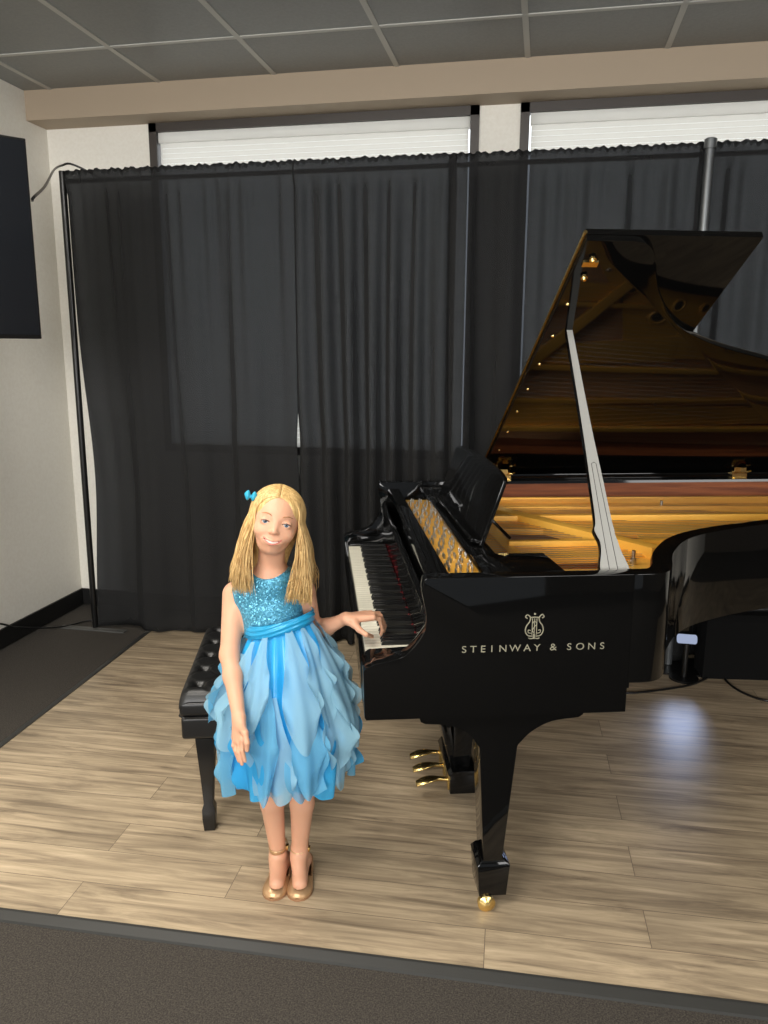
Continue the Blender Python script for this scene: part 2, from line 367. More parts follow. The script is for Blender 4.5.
for ya, yb in ((.05, .168), (1.402, 1.52)):
    MB().prism([(-.15, .70), (-.15, .752), (-.138, .760), (-.02, .765), (.03, .79), (.03, .70)], 'y', ya, yb).build('key_block', L_, piano, bevel=.003)
# keys: 52 white, 36 black, treble at low y
K0, K1 = .170, 1.400; kw = (K1 - K0) / 52
wm = MB().box(-.147, .012, .0006, kw - .0006, .735, .752); wk = wm.build('white_key', M['ivory'], piano, bevel=.0012, bseg=1)
wk.location = (0, K0, 0)
for i in range(1, 52):
    c = wk.copy(); COL.objects.link(c); c.location = (0, K0 + kw * i, 0)
blk = MB()
blk.add([(-.099, -.0068, .750), (.012, -.0068, .750), (.012, .0068, .750), (-.099, .0068, .750), (-.092, -.0052, .7655), (.012, -.0055, .7655), (.012, .0055, .7655), (-.092, .0052, .7655)],
        [(0, 3, 2, 1), (4, 5, 6, 7), (0, 1, 5, 4), (1, 2, 6, 5), (2, 3, 7, 6), (3, 0, 4, 7)])
bk = blk.build('black_key', M['ebony'], piano, bevel=.001, bseg=1); first = True
# from the treble end: C8, then B A G F E D C ... ; black keys lie between A-B, G-A, F-G, D-E, C-D
names = ['C'] + ['B', 'A', 'G', 'F', 'E', 'D', 'C'] * 7 + ['B', 'A']
for i in range(51):
    pr = (names[i + 1], names[i])
    if pr in (('A', 'B'), ('G', 'A'), ('F', 'G'), ('D', 'E'), ('C', 'D')):
        if first: c = bk; first = False
        else: c = bk.copy(); COL.objects.link(c)
        c.location = (0, K0 + kw * (i + 1), 0)
fs_ = MB()
fs_.box(.0095, .0125, K0, K1, .7525, .757)
fs_.build('felt_strip', M['felt'], piano)
fsm = MB()
for i in range(52):
    y = K0 + kw * (i + .5); fsm.box(-.001, .0035, y - .006, y + .006, .7535, .7605)
# fallboard, open and leaning back
MB().prism([(.013, .758), (.016, .85), (.012, .885), (.006, .905), (.010, .917), (.024, .918), (.036, .90), (.042, .86), (.045, .758)], 'y', .05, 1.52).build('fallboard', L_, piano, bevel=.002)
MB().prism([(.040, .82), (.034, .975), (.040, .985), (.085, .985), (.088, .955), (.088, .82)], 'y', .05, 1.52).build('name_board', L_, piano, bevel=.003)

# ---- inner rim, soundboard, plate
inn = offset(rim_out, .0545)
ir = MB(); n0 = [( .40, .0505)] + inn[0:] + [(.40, 1.5195)]
wall_strip(ir, n0, offset(n0, .004), .885, RZ - .012); ir.build('inner_rim_veneer', M['mahogany'], piano, smooth=False, autos=30)
sbp = offset(rim_out, .05); MB().prism([(.30, .05)] + sbp + [(.30, 1.52)], 'z', .872, .886).build('soundboard', M['spruce'], piano)
PZ = .915
plate = MB()
# web with the tuning pins
plate.prism([(.095, .055), (.36, .055), (.36, 1.515), (.095, 1.515)], 'z', PZ, PZ + .018)
plate.prism([(.345, .055), (.385, .055), (.385, 1.515), (.345, 1.515)], 'z', PZ - .004, PZ + .030)
# hitch-pin band following the rim
band_o = offset(rim_out, .075); band_i = [np.array(p) for p in offset(rim_out, .075)]
k0 = 3; k1 = len(rim_out) - 2
bo, bi = [], []
for i in range(k0, k1):
    w = .075 + .06 * min(1, max(0, (rim_out[i][0] - .7) / .4))
    q = offset(rim_out, .065 + w)[i]
    bo.append(offset(rim_out, .062)[i]); bi.append(q)
wall_strip(plate, bo, bi, PZ - .006, PZ + .014)
plate.prism([(.80, .38), (.92, .50), (1.06, .585), (1.25, .66), (1.48, .735), (1.72, .82), (1.93, .93), (1.75, .95), (1.5, .93), (1.25, .92), (1.05, .94), (.92, .86), (.84, .60)], 'z', PZ - .002, PZ + .0135)
# flat bands and struts
def bar(x0, y0, x1, y1, w0, w1, z0, z1):
    d = Vector((x1 - x0, y1 - y0)).normalized(); nn = Vector((-d.y, d.x))
    plate.prism([(x0 - nn.x * w0, y0 - nn.y * w0), (x1 - nn.x * w1, y1 - nn.y * w1), (x1 + nn.x * w1, y1 + nn.y * w1), (x0 + nn.x * w0, y0 + nn.y * w0)], 'z', z0, z1)
bar(.37, 1.33, 2.20, 1.27, .085, .045, PZ, PZ + .020)                    # bass band
bar(.37, 1.415, 2.12, 1.36, .012, .012, PZ, PZ + .045)
bar(.37, 1.245, 2.20, 1.15, .012, .012, PZ, PZ + .040)
bar(.37, .97, 1.16, .86, .05, .085, PZ - .002, PZ + .019)
bar(.37, 1.02, 1.95, .98, .014, .014, PZ, PZ + .048)
bar(1.16, .86, 1.25, .66, .07, .06, PZ - .004, PZ + .017)
bar(.40, 1.24, .83, .47, .030, .026, PZ + .001, PZ + .052)              # long diagonal strut
bar(.37, .55, .80, .53, .075, .05, PZ - .001, PZ + .021)
bar(.37, .62, 1.05, .60, .013, .013, PZ, PZ + .044)
bar(.37, .30, .68, .27, .05, .05, PZ - .001, PZ + .0215)
bar(.37, .22, .64, .21, .012, .012, PZ, PZ + .044)
pl = plate.build('iron_plate', M['gold'], piano, bevel=.004, bseg=2)
ROS = [(.85, .50, .036), (1.014, .665, .046), (1.178, .735, .048), (1.36, .755, .046), (1.56, .82, .040), (1.76, .88, .038)]
rs = MB()
def rosette(x, y, r):
    rs.lathe([(r * .62, PZ + .012), (r * .62, PZ + .022), (r * .8, PZ + .030), (r, PZ + .024), (r * 1.05, PZ + .012)], (x, y, 0), 28)
holl = mat('hollow_shade', (.02, .012, .006, 1), .8)
for x, y, r in ROS:
    rs = MB(); rosette(x, y, r); rs.build('plate_rosette', M['gold'], pl, autos=35)
    MB().lathe([(r * .6, PZ + .0125), (r * .6, PZ + .0235)], (x, y, 0), 24).build('plate_hole', holl, pl)  # solid disc; the shade inside the hole is put into its dark colour
# tuning pins: the 100 nearest as parts, the rest one part
pins = []
for j in range(75):
    y = .085 + j * .0187
    for k in range(3): pins.append((.125 + k * .036 + .012 * math.sin(j * .7) + (.008 if j % 2 else 0), y))
pin_m = MB().lathe([(.0034, PZ + .016), (.0034, PZ + .031), (.0022, PZ + .034)], seg=8)
p0 = pin_m.build('tuning_pin', M['steel'], piano, autos=40); p0.location = (pins[0][0], pins[0][1], 0)
for (x, y) in pins[1:100]:
    c = p0.copy(); COL.objects.link(c); c.location = (x, y, 0)
rest = MB()
for (x, y) in pins[100:]: rest.lathe([(.0034, PZ + .016), (.0034, PZ + .031), (.0022, PZ + .034)], (x, y, 0), 6)
tag(rest.build('tuning_pin', M['steel'], piano, autos=40), kind='stuff')
fl = MB(); fl.box(.262, .29, .07, 1.50, PZ + .018, PZ + .026); fl.build('damper_felt', M['felt'], piano)
st = MB()
def tail_x(y):    # where the string meets the hitch band
    ys = [p[1] for p in bi]; xs = [p[0] for p in bi]
    return float(np.interp(y, ys[:len(ys) * 3 // 5], xs[:len(xs) * 3 // 5]))
for j in range(44):
    y = .10 + j * .026
    y1 = y + .10 * (y - .1); x1 = min(tail_x(min(y1, 1.1)) + .03, 2.15)
    if x1 > .5: st.tube([(.29, y, PZ + .030), (x1, y1 * .98, PZ + .024)], .0011, 4, caps=False)
tag(st.build('treble_string', M['steel'], piano), kind='stuff')
st = MB()
for j in range(14):
    y = 1.10 + j * .029
    st.tube([(.29, y + .01, PZ + .034), (2.02 - .024 * j, .99 + j * .025, PZ + .052)], .0010, 4, caps=False)
tag(st.build('bass_string', M['copper'], piano), kind='stuff')
po = MB()
for x, y in [(1.176, 1.217), (1.093, .70), (.722, .40)]: po.lathe([(.010, PZ), (.010, PZ + .035), (.006, PZ + .037), (.006, PZ + .06)], (x, y, 0), 12)
po.build('plate_bolt', M['steel'], pl, autos=40)

# ---- music shelf and desk
sh = MB().box(.172, .250, .055, 1.515, .985, 1.002)
sh.prism([(.172, .055), (.40, .055), (.395, .29), (.172, .29)], 'z', .9855, 1.0025).prism([(.172, 1.285), (.395, 1.285), (.40, 1.515), (.172, 1.515)], 'z', .9855, 1.0025)
sh.prism([(.172, .9), (.40, .9), (.40, .9865), (.172, .9865)], 'y', .0545, .075)
sh.build('music_shelf', L_, piano, bevel=.002)
dk = MB(); outline = [(.365, 0), (1.205, 0), (1.205, .13), (1.203, .212), (1.19, .222)] + [tuple(p) for p in catmull([(1.12, .231), (.95, .240), (.785, .242), (.62, .240), (.45, .231)], 4)] + [(.38, .222), (.367, .212), (.365, .13)]
dk.prism(outline, 'x', -.006, .006)
tl = R(19)
def dkx(p): return Vector((.222 + p.x * math.cos(tl) + p.z * math.sin(tl), p.y, 1.006 + p.z * math.cos(tl) - p.x * math.sin(tl)))
desk = dk.build('music_desk', L_, piano, bevel=.002, xf=dkx)
MB().box(-.030, -.004, .39, 1.18, -.002, .010).build('desk_ledge', L_, desk, xf=dkx, bevel=.002)
for y in (.46, 1.11): MB().tube([tuple(dkx(Vector((.008, y, .085)))), (.335, y, 1.006)], .005, 6).build('desk_strut', L_, desk, autos=40)

# ---- lid: main leaf hinged on the bass side, front flap folded back on top of it
PHI = R(33.3); HZ, HV = 1.04, 1.57
def lidx(p): return Vector((p.x, HV - p.y * math.cos(PHI) - p.z * math.sin(PHI) * 1.0, HZ + p.y * math.sin(PHI) - p.z * math.cos(PHI) * -1.0))
# p.z is height above the lid's underside, measured along its outward normal
def lidx(p):
    n = Vector((0, math.sin(PHI), math.cos(PHI))); w = Vector((0, -math.cos(PHI), math.sin(PHI)))
    q = Vector((p.x, HV, HZ)) + w * p.y + n * p.z
    return q
lid_o = [(x, 1.55 - y + .006) for (x, y) in rim_s if x > .60]
lp = [(.47, 0), (.47, 1.556), (.60, 1.556)] + lid_o + [(2.08, 0)]
lidm = MB().prism(lp, 'z', .0, .020).build('lid', L_, piano, bevel=.003, xf=lidx)
MB().prism([(.472, .012), (.472, 1.556), (.985, 1.556), (.985, .012)], 'z', .0215, .042).build('lid_flap', L_, lidm, bevel=.003, xf=lidx)
hg = MB(); w = .02
while w < 1.56:
    hg.tube([(.466, w, .020), (.466, w + .020, .020)], .0055, 8); w += .0235
hg.build('piano_hinge', M['brass'], lidm, autos=40, xf=lidx)
hb = MB().box(.485, .530, 1.455, 1.475, -.008, 0)
for x, w in [(.507, 1.49), (.507, 1.41)]: hb.lathe([(.010, -.012), (.010, -.006), (.005, -.02)], (x, w, 0), 12)
hb.build('lid_latch', M['brass'], lidm, autos=40, xf=lidx)
bt = MB()
for k in range(7): bt.lathe([(.004, -.003), (.006, 0)], (.50, .25 + k * .17, 0), 10)
bt.build('rubber_button', M['brass'], lidm, xf=lidx)
hs = MB().box(.48, 2.05, 1.545, 1.569, RZ + .0, HZ + .003); hs.build('hinge_rail', L_, piano, bevel=.002)
for x in (.565, 1.69):
    h = MB().box(x - .035, x + .035, 1.535, 1.546, RZ + .001, HZ + .004).box(x - .028, x + .028, 1.520, 1.545, RZ - .003, RZ + .006)
    h.tube([(x - .04, 1.538, HZ + .006), (x + .04, 1.538, HZ + .006)], .008, 10).tube([(x + .04, 1.538, HZ + .006), (x + .05, 1.525, HZ + .012)], .005, 8)
    h.prism([(x - .03, 1.53), (x + .03, 1.53), (x + .012, 1.505), (x - .012, 1.505)], 'z', HZ + .008, HZ + .03)
    h.build('lid_hinge', M['brass'], piano, autos=40)
# prop stick: flat bat shape; grey face paints a bright reflection on the black gloss
pb = Vector((.540, .070, .990)); ptp = lidx(Vector((.548, 1.135, -.002)))
ax = (ptp - pb); LN = ax.length; ax.normalize(); sx = Vector((1, 0, 0)); nn = sx.cross(ax).normalized()
# outline: distance along stick, left x, right x
prof = [(0, -.046, .040), (.03, -.047, .036), (.075, -.036, .024), (.105, -.034, .020), (.125, -.040, .016), (.145, -.044, .016), (.175, -.036, .014), (.30, -.030, .012), (LN * .6, -.022, .008), (LN, -.014, .008)]
le = catmull([(a, b) for a, b, c in prof], 4); ri = catmull([(a, c) for a, b, c in prof], 4)
poly = [(b, a) for a, b in le] + [(c, a) for a, c in ri[::-1]]
def stx(off):
    return lambda p: pb + sx * p.x + ax * p.y + nn * (p.z + off)
if nn.y > 0: nn = -nn
stick = MB().prism(poly, 'z', -.016, 0).build('lid_prop', L_, piano, bevel=.0015, xf=stx(0))
poly2 = [(x * .98 + .001, y) for x, y in poly]
MB().prism([(x + (.003 if x < -.005 else -.0005), y) for x, y in poly], 'z', 0, .0025).build('prop_sheen_face', M['prop_sheen'], stick, xf=stx(.0002))
gr = MB(); ln = [(-.020, .002), (-.014, .36), (-.006, .365), (.000, .36), (.004, .002)]
gr.tube([(x, y, .0027) for x, y in ln], .0011, 4)
gr.build('inlay_line', mat('dark_groove', (.05, .05, .05, 1), .5), stick, xf=stx(0))

# ---- logo and lettering on the treble side
LX = [0.105, 0.13, 0.156, 0.18, 0.21, 0.243, 0.276, 0.303, 0.347, 0.391, 0.421, 0.453, 0.482]
lt = MB(); zc = .808
def txt(ch, x, z, h):
    cu_ = bpy.data.curves.new('t', 'FONT'); cu_.body = ch; cu_.size = h; cu_.align_x = 'CENTER'; cu_.extrude = .0004
    o = bpy.data.objects.new('t', cu_); COL.objects.link(o); bpy.context.view_layer.update()
    me = bpy.data.meshes.new_from_object(o.evaluated_get(bpy.context.evaluated_depsgraph_get()))
    lt.add([(x + v.co.x * 1.12, -.0006 - v.co.z, z + v.co.y) for v in me.vertices], [tuple(p.vertices) for p in me.polygons])
    bpy.data.objects.remove(o); bpy.data.curves.remove(cu_); bpy.data.meshes.remove(me)
word = 'STEINWAY'; xs = LX[:8]
for ch, x in zip(word, xs): txt(ch, x, zc, .0270)
txt('&', LX[8], zc, .028)
for ch, x in zip('SONS', LX[9:]): txt(ch, x, zc, .0270)
lt.build('lettering', M['letter'], piano)
ly = MB(); cx, cz = .293, .846
def ltube(pts, r): ly.tube([(cx + x, -.0012, cz + z) for x, z in catmull(pts, 6)], r, 6)
for s in (-1, 1):
    ltube([(s * .004, .004), (s * .017, .006), (s * .024, .018), (s * .022, .032), (s * .014, .044), (s * .012, .056), (s * .020, .064), (s * .025, .058), (s * .020, .054)], .0017)
    ltube([(s * .008, .012), (s * .016, .014), (s * .016, .021), (s * .010, .020)], .0013)
    ltube([(s * .002, -.002), (s * .010, -.003), (s * .015, -.001)], .0016)
ltube([(-.013, .056), (0, .057), (.013, .056)], .0016)
for x in (-.006, 0, .006): ltube([(x, .054), (x, .03), (x, .008)], .0012)
ltube([(0, .012), (-.005, .02), (0, .030), (.006, .038), (0, .046), (-.005, .040)], .0014)
ltube([(0, -.003), (0, .01)], .0028); ly.lathe([(.0028, -.0012), (.0028, .0006)], (cx, -.0006, cz + .066), 10, 'y')
ly.build('lyre_emblem', M['letter'], piano, autos=50)

# ---- legs with brackets
def leg(x, y, sgn=1):
    g = MB(); Y0, Y1 = y - .055, y + .055
    prof = [(-.225, .6215), (-.217, .598)] + catmull([(-.205, .592), (-.14, .585), (-.085, .560), (-.052, .515)], 4) + [(-.030, .160), (.024, .160), (.055, .515)] + catmull([(.058, .522), (.095, .560), (.15, .588), (.225, .597)], 4) + [(.238, .605), (.240, .6215)]
    g.prism([(x + a, b) for a, b in prof], 'y', Y0 + .006, Y1 - .006)
    lgo = g.build('leg', L_, piano, bevel=.002)
    b = MB()
    b.add([(x - .040, Y0 + .004, .048), (x + .040, Y0 + .004, .048), (x + .040, Y1 - .004, .048), (x - .040, Y1 - .004, .048), (x - .047, Y0, .145), (x + .047, Y0, .145), (x + .047, Y1, .145), (x - .047, Y1, .145)],
          [(0, 3, 2, 1), (4, 5, 6, 7), (0, 1, 5, 4), (1, 2, 6, 5), (2, 3, 7, 6), (3, 0, 4, 7)])
    b.add([(x - .049, Y0 - .001, .1455), (x + .049, Y0 - .001, .1455), (x + .049, Y1 + .001, .1455), (x - .049, Y1 + .001, .1455), (x - .034, Y0 + .008, .164), (x + .030, Y0 + .008, .164), (x + .030, Y1 - .008, .164), (x - .034, Y1 - .008, .164)],
          [(0, 3, 2, 1), (4, 5, 6, 7), (0, 1, 5, 4), (1, 2, 6, 5), (2, 3, 7, 6), (3, 0, 4, 7)])
    b.build('leg_block', L_, lgo, bevel=.003)
    c = MB().lathe([(.008, -.016), (.012, -.013), (.022, -.010), (.0255, -.007), (.0255, .007), (.022, .010)], (x - .018, Y0 + .006, .0262), 24, 'y')
    c.box(x - .026, x - .006, Y0 + .016, Y0 + .020, .020, .050)
    c.build('caster', M['brass'], lgo, autos=40)
leg(.213, .075); leg(.213, 1.495); leg(2.10, 1.25)
tb = MB().box(1.95, 2.25, 1.1, 1.4, .62, .708).box(.56, 2.1, 1.0, 1.08, .66, .708).box(.9, .98, .5, 1.52, .66, .708)
tb.build('under_beam', L_, piano, bevel=.003)

# ---- pedal lyre
lyr = MB().box(.185, .285, .60, .85, .022, .098)
lyr.prism([(.177, .098), (.293, .098), (.28, .116), (.19, .116)], 'y', .592, .858)
for y in (.635, .795): lyr.prism([(.20, .116), (.262, .116), (.272, .22), (.272, .6215), (.20, .6215), (.20, .25)], 'y', y, y + .022)
lyr.prism([(.150, .29), (.185, .29), (.215, .116), (.19, .116)], 'y', .64, .81)
lyo = lyr.build('pedal_lyre', L_, piano, bevel=.003)
rods = MB()
for y in (.685, .725, .765): rods.tube([(.235, y, .11), (.235, y, .6215)], .004, 8)
rods.tube([(.295, .63, .09), (.42, .63, .62)], .006, 8).tube([(.295, .81, .09), (.42, .81, .62)], .006, 8)
rods.build('pedal_rod', M['brass'], lyo, autos=40)
for k, y in enumerate((.628, .725, .822)):
    p = MB()
    def ped(s, t, y=y):
        x = .190 - .125 * s; w = .010 + .015 * math.sin(min(1, max(0, (s - .35) / .65)) * 2.6) ** 1
        z = .064 + .010 * math.sin(s * 3.0) - .012 * s * s
        a = 2 * math.pi * t
        return (x, y + w * math.cos(a), z + .008 * math.sin(a))
    p.grid(ped, 20, 14); p.build('pedal', M['brass'], lyo, smooth=True)
    MB().box(.179, .186, y - .012, y + .012, .030, .092).build('pedal_slot_plate', M['brass'], lyo)

# ================================================================== BENCH
BT = PT
bench = empty('piano_bench', PO, PT); tag(bench, 'black tufted leather piano bench behind the girl', 'bench')
BX0, BX1, BY0, BY1 = -.735, -.385, .455, 1.10
def tuft(s, t):
    # rounded-box shell from a square grid: top surface with tufting
    x = BX0 + s * (BX1 - BX0); y = BY0 + t * (BY1 - BY0)
    e = min(s, 1 - s) * (BX1 - BX0); e2 = min(t, 1 - t) * (BY1 - BY0); r = .035
    def edge(d): return 0 if d > r else r - math.sqrt(max(0, r * r - (r - d) ** 2))
    z = .515 - edge(e) - edge(e2)
    gx = 3; gy = 5; fx = (s * gx) % 1 - .5; fy = (t * gy) % 1 - .5
    d2 = math.hypot(fx * 1.0, fy * 1.1)
    z -= .022 * math.exp(-(d2 / .13) ** 2)
    # diagonal pleats between buttons
    z -= .005 * math.exp(-(min(abs(abs(fx) - abs(fy)), 1) / .05) ** 2) * (1 if min(e, e2) > .02 else .3)
    return (x, y, max(z, .455))
cu1 = MB().grid(tuft, 60, 90)
top = cu1.build('seat_cushion', M['leather'], bench, smooth=True)
sd = MB().box(BX0, BX1, BY0, BY1, .425, .478).build('cushion_side', M['leather'], top, bevel=.016, bseg=4)
MB().box(BX0 + .004, BX1 - .004, BY0 + .004, BY1 - .004, .345, .423).build('seat_box', M['leather'], bench, bevel=.013, bseg=4)
pp = MB(); z = .424; a, b, c, d = BX0 - .001, BX1 + .001, BY0 - .001, BY1 + .001
pp.tube([(a + .02, c, z), (b - .02, c, z), (b, c + .02, z), (b, d - .02, z), (b - .02, d, z), (a + .02, d, z), (a, d - .02, z), (a, c + .02, z), (a + .02, c, z)], .004, 8)
pp.build('piping', M['leather'], top, smooth=True)
btn = MB()
for i in range(3):
    for j in range(5): btn.lathe([(.009, .0), (.008, .004), (.003, .006)], (BX0 + (i + .5) / 3 * (BX1 - BX0), BY0 + (j + .5) / 5 * (BY1 - BY0), .492), 12)
btn.build('tuft_button', M['leather_matte'], top, autos=60)
for x in (BX0 + .078, BX1 - .065):
    for y in (BY0 + .040, BY1 - .040):
        g = MB()
        def ring(z, h): return [(x - h, y - h, z), (x + h, y - h, z), (x + h, y + h, z), (x - h, y + h, z)]
        hs_ = [(0, .018), (.045, .022), (.080, .022), (.097, .016), (.20, .022), (.345, .032)]
        vs = []; 
        for zz, h in hs_: vs += ring(zz, h)
        fs = [(4 * i + k, 4 * i + (k + 1) % 4, 4 * i + 4 + (k + 1) % 4, 4 * i + 4 + k) for i in range(len(hs_) - 1) for k in range(4)] + [(3, 2, 1, 0), tuple(4 * (len(hs_) - 1) + k for k in range(4))]
        g.add(vs, fs); g.build('leg', M['lacquer_soft'], bench, bevel=.002)

# ================================================================== things behind the piano tail
sp = empty('floor_monitor', tuple(unproj(740, 672, 2, 0)), R(8)); tag(sp, 'black wedge-shaped loudspeaker on the floor behind the piano tail', 'loudspeaker')
sp.location = (.99, 4.0 - .32, 0); 
# seen as a dark box: x 692..768 px, top near y 612
sp.location = (1.075, 4.00, 0)
MB().prism([(-.07, 0), (-.07, .30), (-.05, .33), (.07, .34), (.07, 0)], 'x', -.25, .35).build('cabinet', mat('black_speaker_cloth', (.003, .003, .003, 1), .9, Specular_IOR_Level=.2), sp, bevel=.006)
MB().box(-.05, .13, -.01, .03, .335, .352).build('handle', M['lacquer_soft'], sp, bevel=.004)
lp_ = unproj(687, 639, 1, 3.88)
lamp = empty('stage_light', (lp_.x, lp_.y, 0)); tag(lamp, 'small pale blue stage light on a dark post behind the piano', 'stage light')
MB().lathe([(.014, .012), (.014, lp_.z - .02)], (0, 0, 0), 12).build('post', M['lacquer_soft'], lamp, autos=40)
MB().lathe([(.07, 0), (.07, .010), (.02, .014)], (0, 0, 0), 24).build('base', M['lacquer_soft'], lamp, autos=40)
MB().lathe([(.018, -.045), (.023, -.040), (.023, .040), (.018, .045)], (0, 0, lp_.z), 20, 'x').build('lens', emit('pale_blue_lamp_glass', (.62, .72, 1, 1), .55), lamp, autos=40)
sl_ = bpy.data.lights.new('stage_light_beam', 'SPOT'); sl_.energy = 5; sl_.color = (.50, .64, 1.0); sl_.spot_size = R(44); sl_.spot_blend = .75; sl_.shadow_soft_size = .10
so_l = bpy.data.objects.new('stage_light_beam', sl_); COL.objects.link(so_l); so_l.location = (lp_.x, lp_.y - .05, lp_.z)
so_l.rotation_euler = (unproj(645, 752, 2, 0) - so_l.location).to_track_quat('-Z', 'Y').to_euler()
c1 = [(.40, 3.55), (.55, 3.56), (.72, 3.66), (.80, 3.78), (.95, 3.84), (1.2, 3.78), (1.6, 3.8)]
c1 = [tuple(unproj(x, y, 2, .004)) for x, y in [(600, 692), (630, 693), (660, 690), (690, 685), (705, 679), (722, 672), (745, 669), (775, 668)]]
tag(MB().tube(catmull(c1, 6), .006, 6).build('cable', M['lacquer_soft'], smooth=True), 'black cable on the wood floor running out from under the piano to the loudspeaker', 'cable')
c2 = [tuple(unproj(x, y, 2, .004)) for x, y in [(716, 664), (722, 668), (723, 676), (732, 686), (748, 695), (768, 701), (800, 705)]]
tag(MB().tube(catmull(c2, 6), .006, 6).build('cable', M['lacquer_soft'], smooth=True), 'black cable curving forward across the wood floor at the right edge', 'cable')
c3 = [tuple(unproj(x, y, 2, .004)) for x, y in [(676, 670), (690, 666), (712, 668), (722, 664), (738, 662), (750, 668)]]
tag(MB().tube(catmull(c3, 6), .005, 6).build('cable', M['lacquer_soft'], smooth=True), 'tangled cable lying along the foot of the floor loudspeaker', 'cable')

# ================================================================== THE GIRL
def up(x, y, Y): return np.array(unproj(x, y, 1, Y))
def upz(x, y, z): return np.array(unproj(x, y, 2, z))
girl_feet = (-.685, 2.03, 0)
girl = empty('person', girl_feet); tag(girl, 'young girl with long blond hair in a light blue dress, one hand on the keys', 'person')
# head frame
HC = up(276.5, 520.5, 2.02)
zf = np.array([.30, -.945, .10]); zf /= np.linalg.norm(zf)
tilt = R(13)
side = np.cross(np.array([0, 0, 1.]), zf); side = -side / np.linalg.norm(side)       # towards image right
side = np.cross(zf, np.array([0, 0, 1.])); side /= np.linalg.norm(side)
if side @ np.array([1, 0, 0]) < 0: side = -side
upv = np.cross(side, zf); upv = upv if upv[2] > 0 else -upv
HX = side * math.cos(tilt) - upv * math.sin(tilt); HY = upv * math.cos(tilt) + side * math.sin(tilt); HZ_ = zf
def hw(x, y, z): return HC + HX * x + HY * y + HZ_ * z

# joints
neck0 = up(269, 578, 2.055); neck1 = hw(0, -.05, -.012)
shL = up(235, 594, 2.05); shR = up(303, 591, 2.09)
elL = up(229.5, 655, 1.965); wrL = up(239, 718, 1.835)
elR = up(313, 633, 2.15); wrR = up(346, 618.5, 2.105)
pelv = np.array([-.705, 2.055, .66]); waist = up(274, 632, 2.055); chest = up(270, 604, 2.06)
class Field:
    def __init__(s, xs, ys, zs):
        s.xs, s.ys, s.zs = xs, ys, zs; s.F = np.full((len(xs), len(ys), len(zs)), .08, np.float32)
    def sub(s, lo, hi, pad):
        ix = [max(0, np.searchsorted(a, l - pad) - 1) for a, l in zip((s.xs, s.ys, s.zs), lo)]
        jx = [min(len(a), np.searchsorted(a, h + pad) + 1) for a, h in zip((s.xs, s.ys, s.zs), hi)]
        sl = tuple(slice(i, j) for i, j in zip(ix, jx))
        X = s.xs[sl[0]][:, None, None].astype(np.float32); Y = s.ys[sl[1]][None, :, None].astype(np.float32); Z = s.zs[sl[2]][None, None, :].astype(np.float32)
        return sl, X, Y, Z
    def comb(s, sl, d, k, op='u'):
        a = s.F[sl]
        if a.size == 0: return
        if op == 'u':
            if k > 0:
                h = np.clip(k - np.abs(a - d), 0, None) / k; s.F[sl] = np.minimum(a, d) - h * h * k * .25
            else: s.F[sl] = np.minimum(a, d)
        else:
            d = -d
            if k > 0:
                h = np.clip(k - np.abs(a - d), 0, None) / k; s.F[sl] = np.maximum(a, d) + h * h * k * .25
            else: s.F[sl] = np.maximum(a, d)
    def cone(s, a, b, ra, rb, k=.012, op='u', sq=None):
        a, b = np.array(a, float), np.array(b, float); r = max(ra, rb)
        lo = np.minimum(a, b) - r; hi = np.maximum(a, b) + r; sl, X, Y, Z = s.sub(lo, hi, .03)
        ab = b - a; L2 = max(ab @ ab, 1e-9)
        t = np.clip(((X - a[0]) * ab[0] + (Y - a[1]) * ab[1] + (Z - a[2]) * ab[2]) / L2, 0, 1)
        dx, dy, dz = X - a[0] - t * ab[0], Y - a[1] - t * ab[1], Z - a[2] - t * ab[2]
        s.comb(sl, (np.sqrt(dx * dx + dy * dy + dz * dz) - (ra + (rb - ra) * t)).astype(np.float32), k, op)
    def ell(s, c, ax, r, k=.012, op='u'):
        c = np.array(c, float); R_ = max(r); sl, X, Y, Z = s.sub(c - R_, c + R_, .03)
        q = 0; g = 0
        for a, rr in zip(ax, r):
            p = (X - c[0]) * a[0] + (Y - c[1]) * a[1] + (Z - c[2]) * a[2]
            q = q + (p / rr) ** 2; g = g + (p / (rr * rr)) ** 2
        k0 = np.sqrt(q); k1 = np.sqrt(g) + 1e-6
        s.comb(sl, (k0 * (k0 - 1) / k1).astype(np.float32), k, op)
